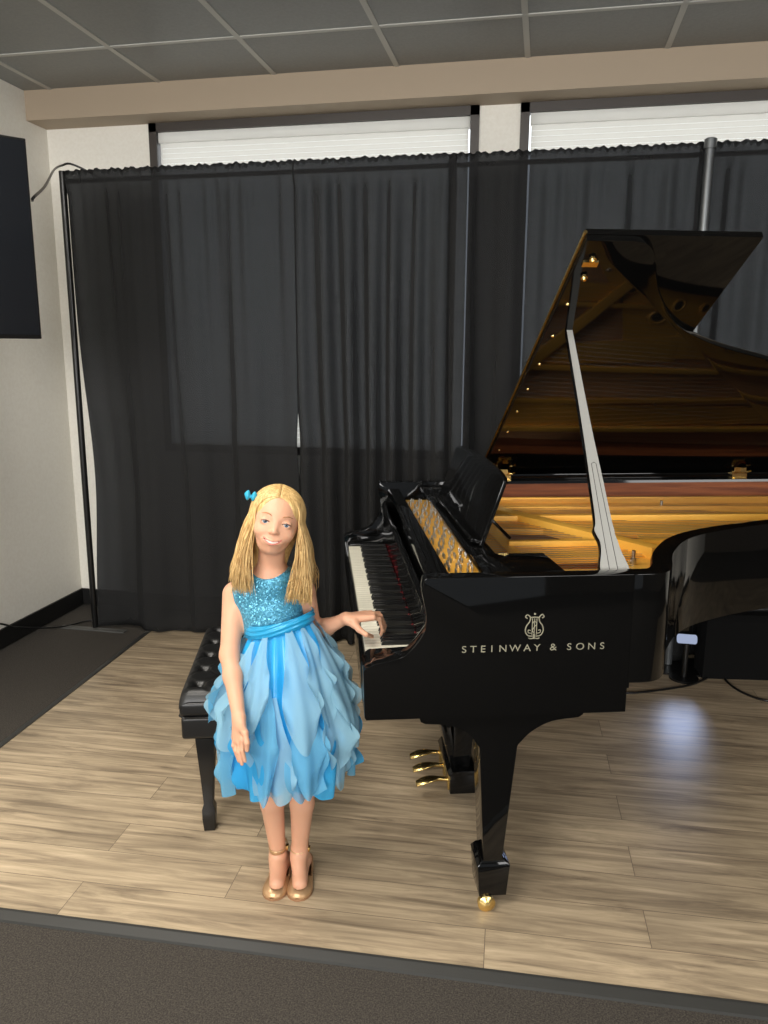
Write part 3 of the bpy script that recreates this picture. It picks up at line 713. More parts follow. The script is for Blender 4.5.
def surface_net(fd):
    F = fd.F; S = F < 0; nx, ny, nz = F.shape
    c = np.zeros((nx - 1, ny - 1, nz - 1), np.int8)
    for i in (0, 1):
        for j in (0, 1):
            for k in (0, 1): c += S[i:nx - 1 + i, j:ny - 1 + j, k:nz - 1 + k]
    act = (c > 0) & (c < 8); I = np.argwhere(act); idx = -np.ones(act.shape, np.int32); idx[act] = np.arange(len(I))
    acc = np.zeros((len(I), 3)); cnt = np.zeros(len(I)); gx = [fd.xs, fd.ys, fd.zs]
    for ax in range(3):
        o = [a for a in range(3) if a != ax]
        for p in (0, 1):
            for q in (0, 1):
                A = I.copy(); A[:, o[0]] += p; A[:, o[1]] += q; B = A.copy(); B[:, ax] += 1
                fa = F[A[:, 0], A[:, 1], A[:, 2]]; fb = F[B[:, 0], B[:, 1], B[:, 2]]
                m = (fa < 0) != (fb < 0); t = np.where(m, fa / np.where(m, fa - fb, 1), 0)
                P = np.stack([gx[d][A[:, d]] for d in range(3)], 1).astype(float)
                P[:, ax] += t * (gx[ax][B[:, ax]] - gx[ax][A[:, ax]])
                acc[m] += P[m]; cnt[m] += 1
    V = acc / cnt[:, None]; Q = []
    for ax in range(3):
        o = [a for a in range(3) if a != ax]
        sh = [slice(0, None)] * 3; A = S[tuple(slice(0, -1) if d == ax else slice(1, -1) for d in range(3))]
        B = S[tuple(slice(1, None) if d == ax else slice(1, -1) for d in range(3))]
        E = np.argwhere(A != B)
        if not len(E): continue
        flip = A[E[:, 0], E[:, 1], E[:, 2]]
        base = E.copy(); base[:, o[0]] += 1; base[:, o[1]] += 1
        def cell(p, q):
            C = base.copy(); C[:, o[0]] -= p; C[:, o[1]] -= q; return idx[C[:, 0], C[:, 1], C[:, 2]]
        q = np.stack([cell(1, 1), cell(0, 1), cell(0, 0), cell(1, 0)], 1)
        if ax == 1: flip = ~flip
        q[~flip] = q[~flip][:, ::-1]; Q.append(q)
    Q = np.concatenate(Q); Q = Q[(Q >= 0).all(1)]
    return V, Q
def axis(lo, hi, coarse, fines):
    out = [lo]; 
    while out[-1] < hi:
        st = coarse
        for a, b, f in fines:
            if a <= out[-1] <= b: st = min(st, f)
        out.append(out[-1] + st)
    return np.array(out)
def sdf_object(name, fd, mats, parent, matfn=None, smooth_it=1):
    V, Q = surface_net(fd)
    for _ in range(smooth_it):            # light Laplacian smoothing
        acc = np.zeros_like(V); n = np.zeros(len(V))
        for a, b in ((0, 1), (1, 2), (2, 3), (3, 0)):
            np.add.at(acc, Q[:, a], V[Q[:, b]]); np.add.at(acc, Q[:, b], V[Q[:, a]]); np.add.at(n, Q[:, a], 1); np.add.at(n, Q[:, b], 1)
        V = V * .5 + .5 * acc / np.maximum(n, 1)[:, None]
    base = np.array(parent.matrix_world.translation) if False else np.array(girl_feet)
    me = bpy.data.meshes.new(name); W = V - base
    me.vertices.add(len(W)); me.vertices.foreach_set('co', W.ravel().astype(np.float32))
    me.loops.add(len(Q) * 4); me.loops.foreach_set('vertex_index', Q.ravel().astype(np.int32))
    me.polygons.add(len(Q)); me.polygons.foreach_set('loop_start', np.arange(len(Q), dtype=np.int32) * 4)
    me.polygons.foreach_set('loop_total', np.full(len(Q), 4, np.int32))
    for m in mats: me.materials.append(m)
    if matfn is not None: me.polygons.foreach_set('material_index', matfn(V[Q].mean(1)).astype(np.int32))
    me.update(calc_edges=True); me.validate()
    bm = bmesh.new(); bm.from_mesh(me); bmesh.ops.recalc_face_normals(bm, faces=bm.faces); bm.to_mesh(me); bm.free()
    return link(name, me, None, parent, smooth=True)
def gl(p): return tuple(np.array(p) - np.array(girl_feet))

skin = mat('skin', srgb(212, 160, 130), .5, Subsurface_Weight=.12, Subsurface_Scale=.01)
skin.node_tree.nodes['Principled BSDF'].inputs['Subsurface Radius'].default_value = (1, .35, .2)
lipm = mat('lips', srgb(204, 122, 108), .42)
# ---------------- hands
keyz = .768
Kb = [up(368, 612.5, 2.185), up(371, 614, 2.165), up(372, 616, 2.145), up(371, 618.5, 2.125)]      # pinky..index knuckles
Kb = [up(366, 613.5, 2.170), up(370.5, 613.5, 2.152), up(373, 615, 2.132), up(373, 617.5, 2.112)]
def bend(K, tip, h, out):
    K, tip = np.array(K), np.array(tip); m = (K + tip) / 2
    return K + (tip - K) * .38 + np.array([0, 0, h]) + out, K + (tip - K) * .78 + np.array([0, 0, h * .35]) + out
fingers_R = []
tips = [upz(381, 624, .768), upz(383.5, 627, .768), upz(384, 631, .768), upz(381, 634.5, .768)]
for K, T, h, r in zip(Kb, tips, (.014, .017, .017, .015), (.0058, .0064, .0066, .0064)):
    o = np.array([.010, 0, 0]); A, B = bend(K, T, h, o); fingers_R.append((K, A, B, T, r))
thumb_R = [up(354, 623.5, 2.085), up(359, 629.5, 2.07), up(366, 634.5, 2.068), upz(372, 636.5, .772)]
def build_body():
    xs = axis(-.93, -.40, .0032, [(-.80, -.64, .0019), (-.52, -.42, .0020)])
    ys = axis(1.735, 2.24, .0032, [(1.76, 1.84, .0022), (1.905, 2.0, .0019), (2.05, 2.20, .0022)])
    zs = axis(.03, 1.24, .0034, [(1.035, 1.20, .0019), (.755, .86, .0020), (.47, .62, .0022)])
    fd = Field(xs, ys, zs)
    I3 = [np.array([1., 0, 0]), np.array([0, 1., 0]), np.array([0, 0, 1.])]
    tw = [np.array([.985, .17, 0]), np.array([-.17, .985, 0]), np.array([0, 0, 1.])]
    # torso
    fd.ell(pelv, tw, (.092, .070, .095), .03)
    fd.ell(waist + np.array([0, .0, -.02]), tw, (.080, .062, .10), .04)
    fd.ell(chest + np.array([0, 0, -.01]), tw, (.090, .066, .095), .04)
    fd.cone(shL + np.array([.02, 0, -.012]), shR + np.array([-.02, 0, -.012]), .034, .034, .035)
    fd.cone(neck0 + np.array([0, 0, -.02]), neck1, .041, .036, .03)
    fd.cone(shL + np.array([.03, 0, .004]), neck0 + np.array([-.01, 0, .03]), .022, .026, .03); fd.cone(shR + np.array([-.03, 0, .004]), neck0 + np.array([.01, 0, .03]), .022, .026, .03)
    fd.cone(shL + np.array([.045, -.012, .020]), shR + np.array([-.045, -.012, .020]), .034, .034, .03)
    fd.ell(neck0 + np.array([.006, -.012, -.004]), tw, (.060, .048, .046), .03)
    # arms
    fd.cone(shL, elL, .036, .0265, .02); fd.cone(elL, elL + (wrL - elL) * .35, .0265, .0255, .015); fd.cone(elL + (wrL - elL) * .35, wrL, .0255, .0175, .015)
    fd.cone(shR, elR, .036, .0265, .02); fd.cone(elR, elR + (wrR - elR) * .4, .027, .0245, .015); fd.cone(elR + (wrR - elR) * .4, wrR, .0245, .0165, .015)
    # legs
    for hip, knee, ank, heel, toe in (((-.748, 2.06, .60), (-.757, 2.035, .335), tuple(up(278, 852, 2.045)), (-.728, 2.075, .038), (-.716, 1.962, .036)),
                                      ((-.664, 2.06, .60), (-.652, 2.04, .335), tuple(up(299.5, 850, 2.05)), (-.668, 2.085, .038), (-.648, 1.975, .036))):
        fd.cone(hip, knee, .060, .036, .02); fd.cone(knee, (np.array(knee) * .68 + np.array(ank) * .32), .036, .036, .01)
        fd.cone(np.array(knee) * .68 + np.array(ank) * .32, ank, .036, .0235, .01)
        fd.cone(ank, heel, .0245, .022, .015); fd.cone(np.array(ank) + [0, -.012, -.02], toe, .0255, .018, .012)
        fd.cone(heel, toe, .02, .019, .015)
    # right-hand side of picture: hand on the keys
    pm = (Kb[0] + Kb[3]) / 2
    for K, A, B, T, r in fingers_R:
        w = wrR + (K - pm) * .45
        fd.cone(w, K, .0130, .0098, .010)
    for K, A, B, T, r in fingers_R:
        fd.cone(K, A, r * 1.15, r, .004); fd.cone(A, B, r, r * .9, .003); fd.cone(B, T, r * .9, r * .78, .003)
    fd.cone(wrR, thumb_R[0], .013, .012, .012); fd.cone(thumb_R[0], thumb_R[1], .0115, .0088, .008); fd.cone(thumb_R[1], thumb_R[2], .0085, .0075, .004); fd.cone(thumb_R[2], thumb_R[3], .0075, .006, .003)
    # hanging hand in front of the skirt: knuckles, then fingers pointing down
    kn = [up(x, y, Y) for x, y, Y in ((243, 740, 1.785), (239.5, 742, 1.79), (236.5, 741, 1.80), (234.5, 737, 1.815))]
    tp = [up(x, y, Y) for x, y, Y in ((245.0, 761, 1.775), (242.0, 764, 1.777), (239, 761, 1.785), (236.5, 755, 1.80))]
    for K in kn: fd.cone(wrL + (K - np.mean(kn, 0)) * .35, K, .0125, .0088, .010)
    for K, T, r in zip(kn, tp, (.0064, .0066, .0064, .0058)):
        A = K + (T - K) * .45 + np.array([-.003, -.004, 0]); fd.cone(K, A, r * 1.15, r, .004); fd.cone(A, T, r, r * .78, .003)
    th = [wrL + np.array([.004, -.006, -.012]), up(245, 733, 1.775), up(247, 743, 1.765), up(247, 750, 1.765)]
    fd.cone(th[0], th[1], .0115, .0095, .010); fd.cone(th[1], th[2], .0088, .0075, .004); fd.cone(th[2], th[3], .0075, .006, .003)
    # head
    H3 = [HX, HY, HZ_]
    fd.ell(hw(0, .022, -.012), H3, (.066, .070, .080), .02)
    fd.ell(hw(0, -.018, .020), H3, (.0545, .062, .058), .03)
    fd.cone(hw(-.013, -.066, .036), hw(.013, -.066, .036), .017, .017, .03)
    fd.cone(hw(0, -.073, .044), hw(0, -.070, .050), .012, .012, .02)
    for s in (-1, 1):
        fd.ell(hw(s * .034, -.028, .050), H3, (.019, .016, .018), .016)            # cheek
        fd.ell(hw(s * .0288, .003, .083), H3, (.0165, .0095, .012), .012, 'd')     # socket
        fd.ell(hw(s * .0288, .001, .0640), H3, (.0145, .0115, .0102), .003)        # lid globe
        fd.ell(hw(s * .0288, .000, .0770), H3, (.0122, .0052, .0080), .0012, 'd')  # slit
        fd.ell(hw(s * .067, -.008, -.004), H3, (.007, .020, .012), .006)
    fd.cone(hw(0, .004, .069), hw(0, -.019, .080), .0055, .0066, .010)
    fd.ell(hw(0, -.0225, .0815), H3, (.0078, .0062, .0072), .006)
    for s in (-1, 1):
        fd.ell(hw(s * .0088, -.0245, .0755), H3, (.0052, .0044, .0060), .005)
        fd.ell(hw(s * .0045, -.0292, .0805), H3, (.0022, .0015, .0030), .001, 'd')
    # mouth: smiling lips, a slit with teeth behind
    def mth(x): return -.0515 + 15 * x * x
    fd.ell(hw(0, -.050, .062), H3, (.028, .015, .014), .012)
    N = 9
    for i in range(N - 1):
        x0 = -.0245 + .049 * i / (N - 1); x1 = -.0245 + .049 * (i + 1) / (N - 1)
        z0 = .0795 - 20 * x0 * x0; z1 = .0795 - 20 * x1 * x1; t = 1 - abs((x0 + x1) / .049)
        fd.cone(hw(x0, mth(x0) + .0035, z0 - .002), hw(x1, mth(x1) + .0035, z1 - .002), .0025 + .0012 * t, .0025 + .0012 * t, .003)
        fd.cone(hw(x0, mth(x0) - .0042, z0 - .003), hw(x1, mth(x1) - .0042, z1 - .003), .0028 + .0022 * t, .0028 + .0022 * t, .003)
    for i in range(N - 1):
        x0 = -.0225 + .045 * i / (N - 1); x1 = -.0225 + .045 * (i + 1) / (N - 1)
        z0 = .083 - 20 * x0 * x0; z1 = .083 - 20 * x1 * x1; t = 1 - abs((x0 + x1) / .045)
        fd.ell(hw((x0 + x1) / 2, mth((x0 + x1) / 2) - .0004, z0 - .005), H3, (.0042, .0006 + .0026 * t ** .7, .0090), .0008, 'd')
    def mf(C):
        d = C - HC; x = d @ HX; y = d @ HY; z = d @ HZ_
        m = mth(x); t = np.clip(1 - np.abs(x) / .0262, 0, 1)
        return (z > .055) & (np.abs(x) < .0255) & (y < m + .0008 + .0040 * t ** .5) & (y > m - .0015 - .0060 * t ** .5)
    return sdf_object('body', fd, [skin, lipm], girl, mf, 1)
body = build_body()
eyew = mat('eye_white', srgb(235, 232, 228), .25); iris = mat('blue_grey_iris', srgb(86, 104, 122), .3); pup = mat('pupil', (.005, .005, .005, 1), .1)
dark = mat('lash_line', srgb(88, 58, 44), .7); browm = mat('light_brow_hair', srgb(172, 122, 80), .8)
for s in (-1, 1):
    def sph(c, r, n=14, cut=None):
        mb = MB(); vs = []
        def fn(a, b):
            th_ = math.pi * b if cut is None else cut * b; ph_ = 2 * math.pi * a
            d = HX * math.sin(th_) * math.cos(ph_) + HY * math.sin(th_) * math.sin(ph_) + HZ_ * math.cos(th_)
            return gl(c + d * r)
        return mb.grid(fn, n * 2, n)
    c = hw(s * .0288, .001, .0615)
    ey = sph(c, .0122).build('eye', eyew, girl, smooth=True)
    sph(c, .01235, 10, .50).build('iris', iris, ey, smooth=True)
    sph(c, .0125, 8, .20).build('pupil', pup, ey, smooth=True)
    mb = MB(); P = []
    for i in range(9):
        x = -.0125 + .025 * i / 8
        P.append(gl(hw(s * .0288 + x, .0042 - 22 * x * x, .0748 - 14 * x * x)))
    mb.tube(P, [.0005] + [.0012] * 7 + [.0005], 6).build('eyelash', dark, girl, smooth=True)
    mb = MB(); P = []
    for i in range(9):
        x = i / 8; P.append(gl(hw(s * (.015 + .028 * x), .0195 + .0045 * math.sin(x * 3.0), .0775 - .016 * x * x)))
    mb.tube(P, [.0006] + [.0014] * 5 + [.0011, .0008, .0004], 6).build('eyebrow', browm, girl, smooth=True)
mb = MB()
def teeth(a, b):
    x = -.020 + .040 * a; return gl(hw(x, -.0482 + 14 * x * x - .0062 * b, .0765 - 20 * x * x))
mb.grid(teeth, 14, 2).build('teeth', mat('teeth', srgb(240, 232, 220), .3), girl, smooth=True)

# ---------------- dress
sequin = mat('blue_sequin_cloth', srgb(70, 150, 188), .3, .35)
def sequin_nodes(m):
    n, l, b = nodes(m); t = n.new('ShaderNodeTexCoord'); v = n.new('ShaderNodeTexVoronoi'); v.inputs['Scale'].default_value = 330
    l.new(t.outputs['Object'], v.inputs['Vector'])
    # each sequin disc is tilted its own way
    sb = n.new('ShaderNodeVectorMath'); sb.operation = 'SUBTRACT'; sb.inputs[1].default_value = (.5, .5, .5); l.new(v.outputs['Color'], sb.inputs[0])
    sc_ = n.new('ShaderNodeVectorMath'); sc_.operation = 'SCALE'; sc_.inputs['Scale'].default_value = .75; l.new(sb.outputs[0], sc_.inputs[0])
    g = n.new('ShaderNodeNewGeometry'); ad = n.new('ShaderNodeVectorMath'); ad.operation = 'ADD'; l.new(g.outputs['Normal'], ad.inputs[0]); l.new(sc_.outputs[0], ad.inputs[1])
    nm = n.new('ShaderNodeVectorMath'); nm.operation = 'NORMALIZE'; l.new(ad.outputs[0], nm.inputs[0]); l.new(nm.outputs[0], b.inputs['Normal'])
    cr = n.new('ShaderNodeValToRGB'); cr.color_ramp.elements[0].color = srgb(58, 134, 172); cr.color_ramp.elements[1].color = srgb(104, 182, 208)
    sp_ = n.new('ShaderNodeSeparateColor'); l.new(v.outputs['Color'], sp_.inputs[0]); l.new(sp_.outputs[0], cr.inputs[0]); l.new(cr.outputs[0], b.inputs['Base Color'])
sequin_nodes(sequin)
satin = mat('bright_blue_satin', srgb(28, 160, 222), .32, .0, Sheen_Weight=.3)
sashm = mat('blue_satin_sash', srgb(40, 156, 206), .28, .1)
def chiffon(name, c, alpha):
    m = bpy.data.materials.new(name); m.use_nodes = True; n, l = m.node_tree.nodes, m.node_tree.links; n.clear()
    out = n.new('ShaderNodeOutputMaterial'); d = n.new('ShaderNodeBsdfDiffuse'); t = n.new('ShaderNodeBsdfTranslucent'); tr_ = n.new('ShaderNodeBsdfTransparent')
    d.inputs[0].default_value = c; t.inputs[0].default_value = c
    a = n.new('ShaderNodeMixShader'); a.inputs[0].default_value = .35; l.new(d.outputs[0], a.inputs[1]); l.new(t.outputs[0], a.inputs[2])
    b = n.new('ShaderNodeMixShader'); b.inputs[0].default_value = alpha; l.new(tr_.outputs[0], b.inputs[1]); l.new(a.outputs[0], b.inputs[2]); l.new(b.outputs[0], out.inputs[0])
    return m
chif = chiffon('pale_blue_chiffon', srgb(160, 205, 224), .74); chif2 = chiffon('sky_blue_chiffon', srgb(118, 190, 225), .80); chif3 = chiffon('blue_chiffon', srgb(70, 176, 228), .9)
dress = empty('dress', (0, 0, 0)); dress.parent = girl
def build_bodice():
    fd = Field(axis(-.90, -.56, .0028, []), axis(1.93, 2.18, .0028, []), axis(.74, 1.04, .0028, []))
    tw = [np.array([.985, .17, 0]), np.array([-.17, .985, 0]), np.array([0, 0, 1.])]; e = .0055
    fd.ell(waist + np.array([0, .0, -.02]), tw, (.080 + e, .062 + e, .10), .04)
    fd.ell(chest + np.array([0, 0, -.01]), tw, (.090 + e, .066 + e, .095 + e), .04)
    fd.cone(shL + np.array([.028, 0, -.012]), shR + np.array([-.028, 0, -.012]), .034 + e, .034 + e, .03)
    fd.cone(shL + np.array([.03, 0, .004]), neck0 + np.array([-.01, 0, .03]), .022 + e, .026 + e, .03); fd.cone(shR + np.array([-.03, 0, .004]), neck0 + np.array([.01, 0, .03]), .022 + e, .026 + e, .03)
    fd.cone(shL + np.array([.045, -.012, .020]), shR + np.array([-.045, -.012, .020]), .034 + e, .034 + e, .03)
    fd.ell(neck0 + np.array([.006, -.012, -.004]), tw, (.060 + e, .048 + e, .046 + e), .03)
    # neckline scoop, arm openings
    nk = neck0 + np.array([.010, -.055, .0615]); fd.ell(nk, tw, (.062, .080, .046), .004, 'd')
    fd.ell(neck0 + np.array([0, .03, .055]), tw, (.060, .085, .050), .004, 'd')
    dL = (shL - shR) / np.linalg.norm(shL - shR)
    fd.ell(shL + dL * .020 + np.array([0, 0, -.012]), [dL, np.array([0, 1., 0]), np.cross(dL, [0, 1., 0])], (.026, .10, .050), .006, 'd')
    fd.ell(shR - dL * .026 + np.array([0, 0, -.012]), [dL, np.array([0, 1., 0]), np.cross(dL, [0, 1., 0])], (.022, .10, .050), .006, 'd')
    sl, X, Y, Z = fd.sub((-9, -9, -9), (9, 9, 9), 0)
    # cut away below the sash plane
    zc_ = .805 + .25 * (X + .717)
    fd.F[sl] = np.maximum(fd.F[sl], (zc_ - Z) * .95)
    return sdf_object('bodice', fd, [sequin], dress, None, 1)
build_bodice()
WC = np.array([-.716, 2.045, 0])
def waistz(x): return .827 + .245 * (x - WC[0])
def oval(c, rx, ry, a, tw=R(10)):
    x = rx * math.cos(a); y = ry * math.sin(a)
    return c[0] + x * math.cos(tw) - y * math.sin(tw), c[1] + x * math.sin(tw) + y * math.cos(tw)
mb = MB()
def sash(s, t):
    a = 2 * math.pi * s; bl_ = .004 * math.sin(t * math.pi) + .0014 * math.sin(t * 16 + 3 * math.sin(a * 2)) 
    rx = .0955 + .003 * (1 - t) + bl_; ry = .0760 + .003 * (1 - t) + bl_; x, y = oval(WC, rx, ry, a)
    return gl((x, y, waistz(x) - .018 + .036 * t))
mb.grid(sash, 72, 12)
so = mb.build('sash', sashm, dress, smooth=True); md = so.modifiers.new('thick', 'SOLIDIFY'); md.thickness = .002
# skirt profile: centre drifts towards picture right, radius swells then falls straight
def skirt_c(t):       # t 0 waist .. 1 hem
    return np.array([WC[0] + .024 * t, WC[1] - .035 * t, 0])
def skirt_r(t):
    return .094 + .088 * min(1, t * 1.55) ** .75 + .006 * math.sin(t * math.pi) - .03 * max(0, t - .55), .078 + .072 * min(1, t * 1.5) ** .8
HEM = .375
def sk(a, t, off=0.0):
    c = skirt_c(t); rx, ry = skirt_r(t); x, y = oval(c, rx + off, ry + off, a)
    x0, y0 = oval(WC, .094, .078, a); zt = waistz(x0) - .015
    z = zt + (HEM + .10 * (x0 - WC[0]) - zt) * t
    return np.array([x, y, z])
def under(s, t):
    a = 2 * math.pi * s; f = (.0035 + .013 * t) * math.sin(a * 15 + .6 * math.sin(a * 3)) - .010
    return gl(sk(a, t * .97, f))
uo = MB().grid(under, 300, 40).build('underskirt', satin, dress, smooth=True); md = uo.modifiers.new('thick', 'SOLIDIFY'); md.thickness = .001
rnd = random.Random(5)
def petal(a0, t0, t1, wid, lift, m, seed, skew=0.0, wav=3.0, point=.12):
    """a strip of chiffon sewn on at t0, hanging to t1, its free edges fluted and flaring with length"""
    q = random.Random(seed); p1, p2, p3 = q.random() * 6.28, q.random() * 6.28, q.random() * 6.28
    def fn(s, t):
        e = s * 2 - 1
        w = wid * (.42 + .85 * min(1, t * 1.6) ** .8) * (1 - .22 * max(0, t - .7) / .3)
        tt = t0 + (t1 - t0) * t * (1 - point * abs(e) ** 2.2 * (.3 + .7 * t)) 
        tt += .015 * t * math.sin(p3 + e * 2)
        a = a0 + e * w + skew * t * t + .05 * math.sin(t * 3 + p1) * t
        flute = math.sin(e * wav + p1 + 1.2 * t) * .015 * t + math.sin(e * 7 + p2) * .0045 * t
        edge = (abs(e) ** 3) * (.012 + .014 * math.sin(t * 13 + p2 + (2.2 if e > 0 else 0))) * min(1, t * 2)
        tt += (abs(e) ** 3) * .010 * math.sin(t * 13 + p3)
        return gl(sk(a, min(tt, 1.09), lift * min(1, .25 + t) + flute + edge))
    o = MB().grid(fn, 22, 34).build('ruffle', m, uo, smooth=True)
    return o
# lower tier first, then the upper tier; angle -pi/2 faces the camera
n1 = 15
for i in range(n1):
    a = 2 * math.pi * (i + .3 * rnd.random()) / n1
    petal(a, .36 + .05 * rnd.random(), 1.0 + .07 * rnd.random(), .22 + .05 * rnd.random(), .010 + .006 * rnd.random(), (chif2, chif3, chif)[i % 3], 100 + i, skew=.10 * (rnd.random() - .5), wav=3.2)
FR = -math.pi / 2 + R(8)
front = [(-1.12, .10, .62, .24, chif), (-.80, .02, .70, .17, chif), (-.43, .0, .56, .18, chif), (-.28, .30, .99, .15, chif2), (.24, .0, .70, .24, chif), (.30, .35, .98, .20, chif2), (.66, .0, .58, .20, chif), (.72, .25, .92, .20, chif), (1.05, .0, .66, .24, chif), (1.25, .2, .80, .24, chif), (1.6, .0, .62, .26, chif), (-1.5, .0, .58, .24, chif2)]
for k, (da, ta, tb_, w, m) in enumerate(front):
    petal(FR + da, ta, tb_, w, .022 + .004 * (k % 3), m, 300 + k, skew=.12 * (1 if da > 0 else -1) * .5, wav=2.6, point=.26)
for k in range(9):
    petal(FR + 1.95 + k * .32, 0, .6 + .08 * rnd.random(), .26, .022, chif, 400 + k, point=.25)

# ---------------- shoes
gold_sh = mat('rose_gold_leather', srgb(196, 158, 118), .3, .55); sole = mat('tan_sole', srgb(150, 112, 80), .6)
def shoe(heel, toe, label=None):
    heel, toe = np.array(heel), np.array(toe); d = toe - heel; Ls = np.linalg.norm(d[:2]) ; d = d / np.linalg.norm(d); sd = np.array([-d[1], d[0], 0]); upz_ = np.array([0, 0, 1.])
    g = MB()
    N = 26
    def outline(t, out=0):     # half width along the shoe
        w = .0255 + .0125 * math.sin(min(1, max(0, (t - .25) / .75)) * math.pi * .62) + .001
        w *= math.sqrt(max(0, 1 - ((t - .74) / .28) ** 2)) if t > .74 else (math.sqrt(max(0, 1 - ((.12 - t) / .14) ** 2)) if t < .12 else 1)
        return max(w, .0005) + out
    def P(t, s, z): 
        p = heel + d * (Ls * t) + sd * s; return gl((p[0], p[1], z))
    # sole
    so_ = MB()
    ring = [(t, outline(t)) for t in np.linspace(-.015, 1.018, N)]
    poly = [P(t, w, 0) for t, w in ring] + [P(t, -w, 0) for t, w in ring[::-1]]
    n = len(poly); hz = [.011 if t > .34 else .013 for t, w in ring]
    tops = [(p[0], p[1], p[2] + .009) for p in poly]
    so_.add([(p[0], p[1], p[2] + .0005) for p in poly] + tops, [tuple(range(n)), tuple(range(n, 2 * n))[::-1]] + [(i, (i + 1) % n, n + (i + 1) % n, n + i) for i in range(n)])
    # upper: low wall round the heel, closed vamp over the toes
    def upper(a, b):
        # a runs round the shoe from inner heel to outer heel, b from sole upwards/inwards
        t = .02 + .98 * math.sin(a * math.pi / 1) if False else None
        return None
    def vamp(a, b):      # a: across, b: along from throat to toe
        t = .56 + .455 * b; th_ = math.pi * a; w = outline(t) * 1.0
        throat = .06 * (1 - abs(2 * a - 1) ** 1.5) * (1 - b)
        t2 = t + throat * .0 - .10 * (abs(2 * a - 1) ** 2) * (1 - b)
        w = outline(t2); h = .030 * (1 - .35 * b) * (math.sqrt(max(0, 1 - ((t2 - .72) / .30) ** 2)) if t2 > .72 else 1)
        return P(t2, w * math.cos(th_), .008 + h * math.sin(th_) ** .75)
    g.grid(vamp, 28, 18)
    for s in (-1, 1):
        def wallf(a, b, s=s):
            t = .50 * (1 - a) - .012 * a; w = outline(max(t, -.01)) if t > -.01 else .0005
            hh = .020 + .018 * a ** 2
            return P(t, s * (w * (1 - .05 * b)), .008 + hh * b)
        g.grid(wallf, 22, 6)
    so = g.build('shoe', gold_sh, girl, smooth=True); md = so.modifiers.new('thick', 'SOLIDIFY'); md.thickness = .002; md.offset = -1
    so_.build('sole', sole, so, autos=40)
    return so
def strap(shoe_o, ank, r):
    g = MB(); pts = []
    for k in range(25):
        a = 2 * math.pi * k / 24; pts.append((ank[0] + r * math.cos(a), ank[1] + (r + .004) * math.sin(a), ank[2] + .004 * math.sin(a)))
    def f(a, b):
        q = 2 * math.pi * a; return gl((ank[0] + r * math.cos(q), ank[1] + (r + .005) * math.sin(q), ank[2] + .005 * math.sin(q) + (b - .5) * .013))
    g.grid(f, 32, 3); o = g.build('ankle_strap', gold_sh, shoe_o, smooth=True); md = o.modifiers.new('thick', 'SOLIDIFY'); md.thickness = .002
    MB().box(*[v for p, h in zip(gl((ank[0] + r, ank[1], ank[2])), (.004, .007, .007)) for v in (p - h, p + h)]).build('buckle', M['brass'], shoe_o, bevel=.001)
hA, tA = (-.732, 2.098, 0), (-.721, 1.930, 0); hB, tB = (-.670, 2.110, 0), (-.646, 1.943, 0)
s1 = shoe(hA, tA); s2 = shoe(hB, tB)
a1 = up(278, 852, 2.045); a2 = up(299.5, 850, 2.05)
strap(s1, (a1[0], a1[1] + .004, .100), .0285); strap(s2, (a2[0], a2[1] + .004, .100), .0285)

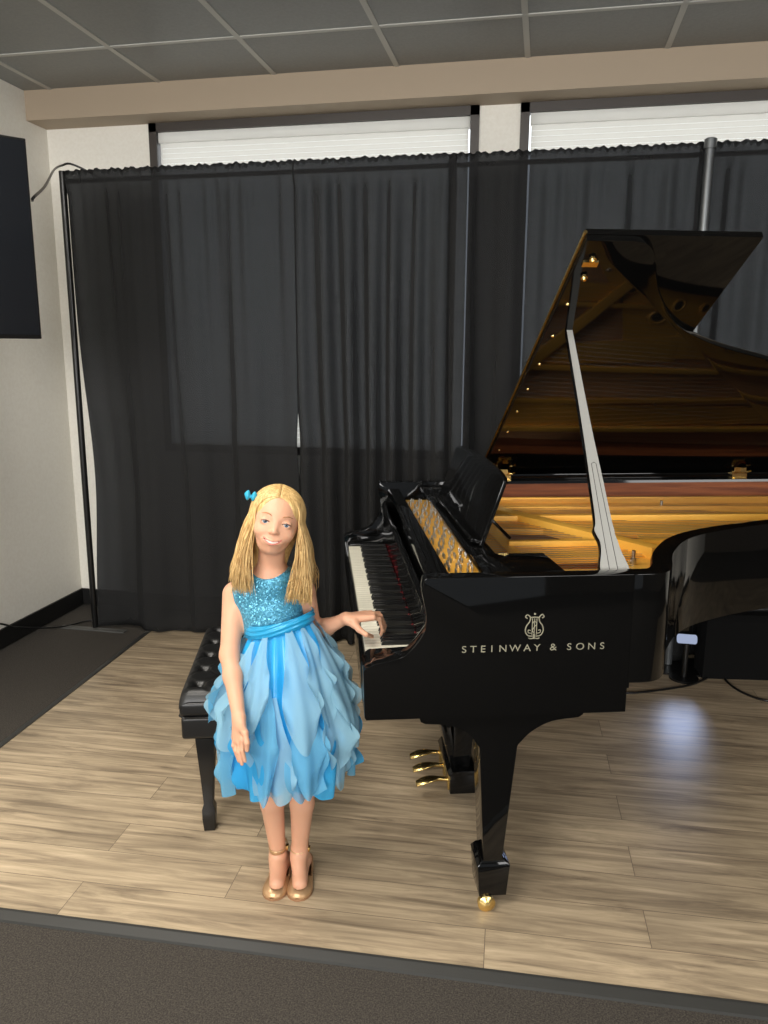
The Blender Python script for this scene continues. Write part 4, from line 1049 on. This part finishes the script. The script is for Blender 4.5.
# ---------------- hair
hairm = noise_color(mat('blond_hair', rough=.42), srgb(178, 136, 78), srgb(230, 198, 136), scale=(60, 60, 5), nscale=3, detail=3, lo=.3, hi=.7)
def hair_cap():
    fd = Field(axis(-.86, -.58, .0030, []), axis(1.92, 2.18, .0030, []), axis(.93, 1.27, .0030, []))
    H3 = [HX, HY, HZ_]
    fd.ell(hw(0, .022, -.016), H3, (.0735, .0755, .086), .01)
    fd.ell(hw(0, -.03, -.040), H3, (.066, .07, .050), .03)
    fd.ell(hw(-.004, -.10, -.052), H3, (.060, .09, .030), .03)
    # open the face
    fd.ell(hw(-.002, -.008, .084), H3, (.0545, .089, .062), .004, 'd')
    fd.ell(hw(-.006, -.060, .066), H3, (.060, .062, .066), .004, 'd')
    return sdf_object('hair', fd, [hairm], girl, None, 2)
hair = hair_cap()
def strands():
    rn = random.Random(11); g = MB()
    def scalp(az, el, r=1.0):
        # az 0 = towards the face, positive to picture right; el from the crown downward
        x = math.sin(el) * math.sin(az); z = math.sin(el) * math.cos(az); y = math.cos(el)
        return np.array([x * .0745 * r, .025 + y * .0765 * r, -.016 + z * .087 * r])
    n = 0
    while n < 1400:
        az = rn.uniform(-math.pi, math.pi); s = 1 if az > 0 else -1
        front = abs(az) < 1.0
        # part line slightly to picture left of centre; hair swept back from the forehead to the sides
        part = -.004
        el0 = rn.uniform(.02, .55); rr = 1.01 + rn.random() * .05
        s = rn.choice((-1, 1))
        zst = rn.uniform(-.8, .97)
        # start along the part
        ang = (zst + 1) / 2
        p0 = np.array([part, 0, 0]); zz = -.070 + .124 * ang
        ytop = .022 + .0765 * math.sqrt(max(0, 1 - ((zz + .016) / .087) ** 2))
        P = [np.array([part + s * .001, ytop + .001, zz])]
        # sweep down over the side: azimuth of the flow
        back = rn.uniform(-.075, .030) if zz < .02 else rn.uniform(-.02, .040)
        wdt = .0740 * math.sqrt(max(.05, 1 - ((back + .016) / .092) ** 2)) * rr
        for k in range(1, 7):
            q = k / 6 * math.pi / 2
            z = zz + (back - zz) * math.sin(q) ** 1.2
            w = wdt * math.sin(q)
            ex = .0765 * math.sqrt(max(0, 1 - (w / (.0765 * rr)) ** 2)) if False else 0
            yt = .022 + (ytop - .022) * math.cos(q) ** .9 - .012 * (k / 6) ** 2
            P.append(np.array([part * (1 - k / 6) + s * w, yt, z]))
        W = [hw(*p) for p in P]
        # then fall under gravity over the shoulder
        last = W[-1]; side_out = s * HX
        length = rn.uniform(.17, .225) if s > 0 else rn.uniform(.16, .23)
        tx = rn.uniform(-.010, .016); fwd = (-.028 if back > -.03 else .004) + rn.uniform(-.010, .010)
        endx = last[0] + (rn.uniform(-.036, .032) if s > 0 else rn.uniform(-.056, .004))
        for k in range(1, 8):
            u_ = k / 7; z = last[2] - length * u_
            bulge = .006 * math.sin(u_ * math.pi)
            y = last[1] + fwd * u_ ** 1.2
            x = last[0] + (endx - last[0]) * u_ + s * bulge + .004 * math.sin(u_ * 5 + n)
            # keep clear of the shoulders and chest
            if z < .97:
                y = min(y, 2.0 - .010 * rn.random()) if back > -.035 else max(y, 2.11)
            W.append(np.array([x, y, z]))
        W = catmull(W, 2); m = len(W); r0 = rn.uniform(.0009, .0019)
        g.tube([gl(p) for p in W], [r0 * (1 - .75 * max(0, i / m - .6) / .4) for i in range(m)], 5)
        n += 1
    return tag(g.build('hair_strands', hairm, hair, smooth=True, fixn=False), kind='stuff')
strands()
bc = hw(-.082, .052, .012)
bw_ = MB()
for s in (-1, 1):
    def lobe(a, b, s=s):
        q = 2 * math.pi * a; r = .0125 * math.sin(math.pi * min(b, .999) ** .8) + .0015
        c = np.array(bc) + HX * s * (.001 + .017 * b) + HY * (.004 * b)
        return gl(c + HY * math.cos(q) * r + HZ_ * math.sin(q) * r * .6)
    bw_.grid(lobe, 14, 8)
bw_.lathe([(.001, -.005), (.005, -.003), (.005, .003), (.001, .005)], gl(bc), 10)
bw_.build('hair_bow', mat('turquoise_ribbon', srgb(40, 160, 195), .35), hair, smooth=True)
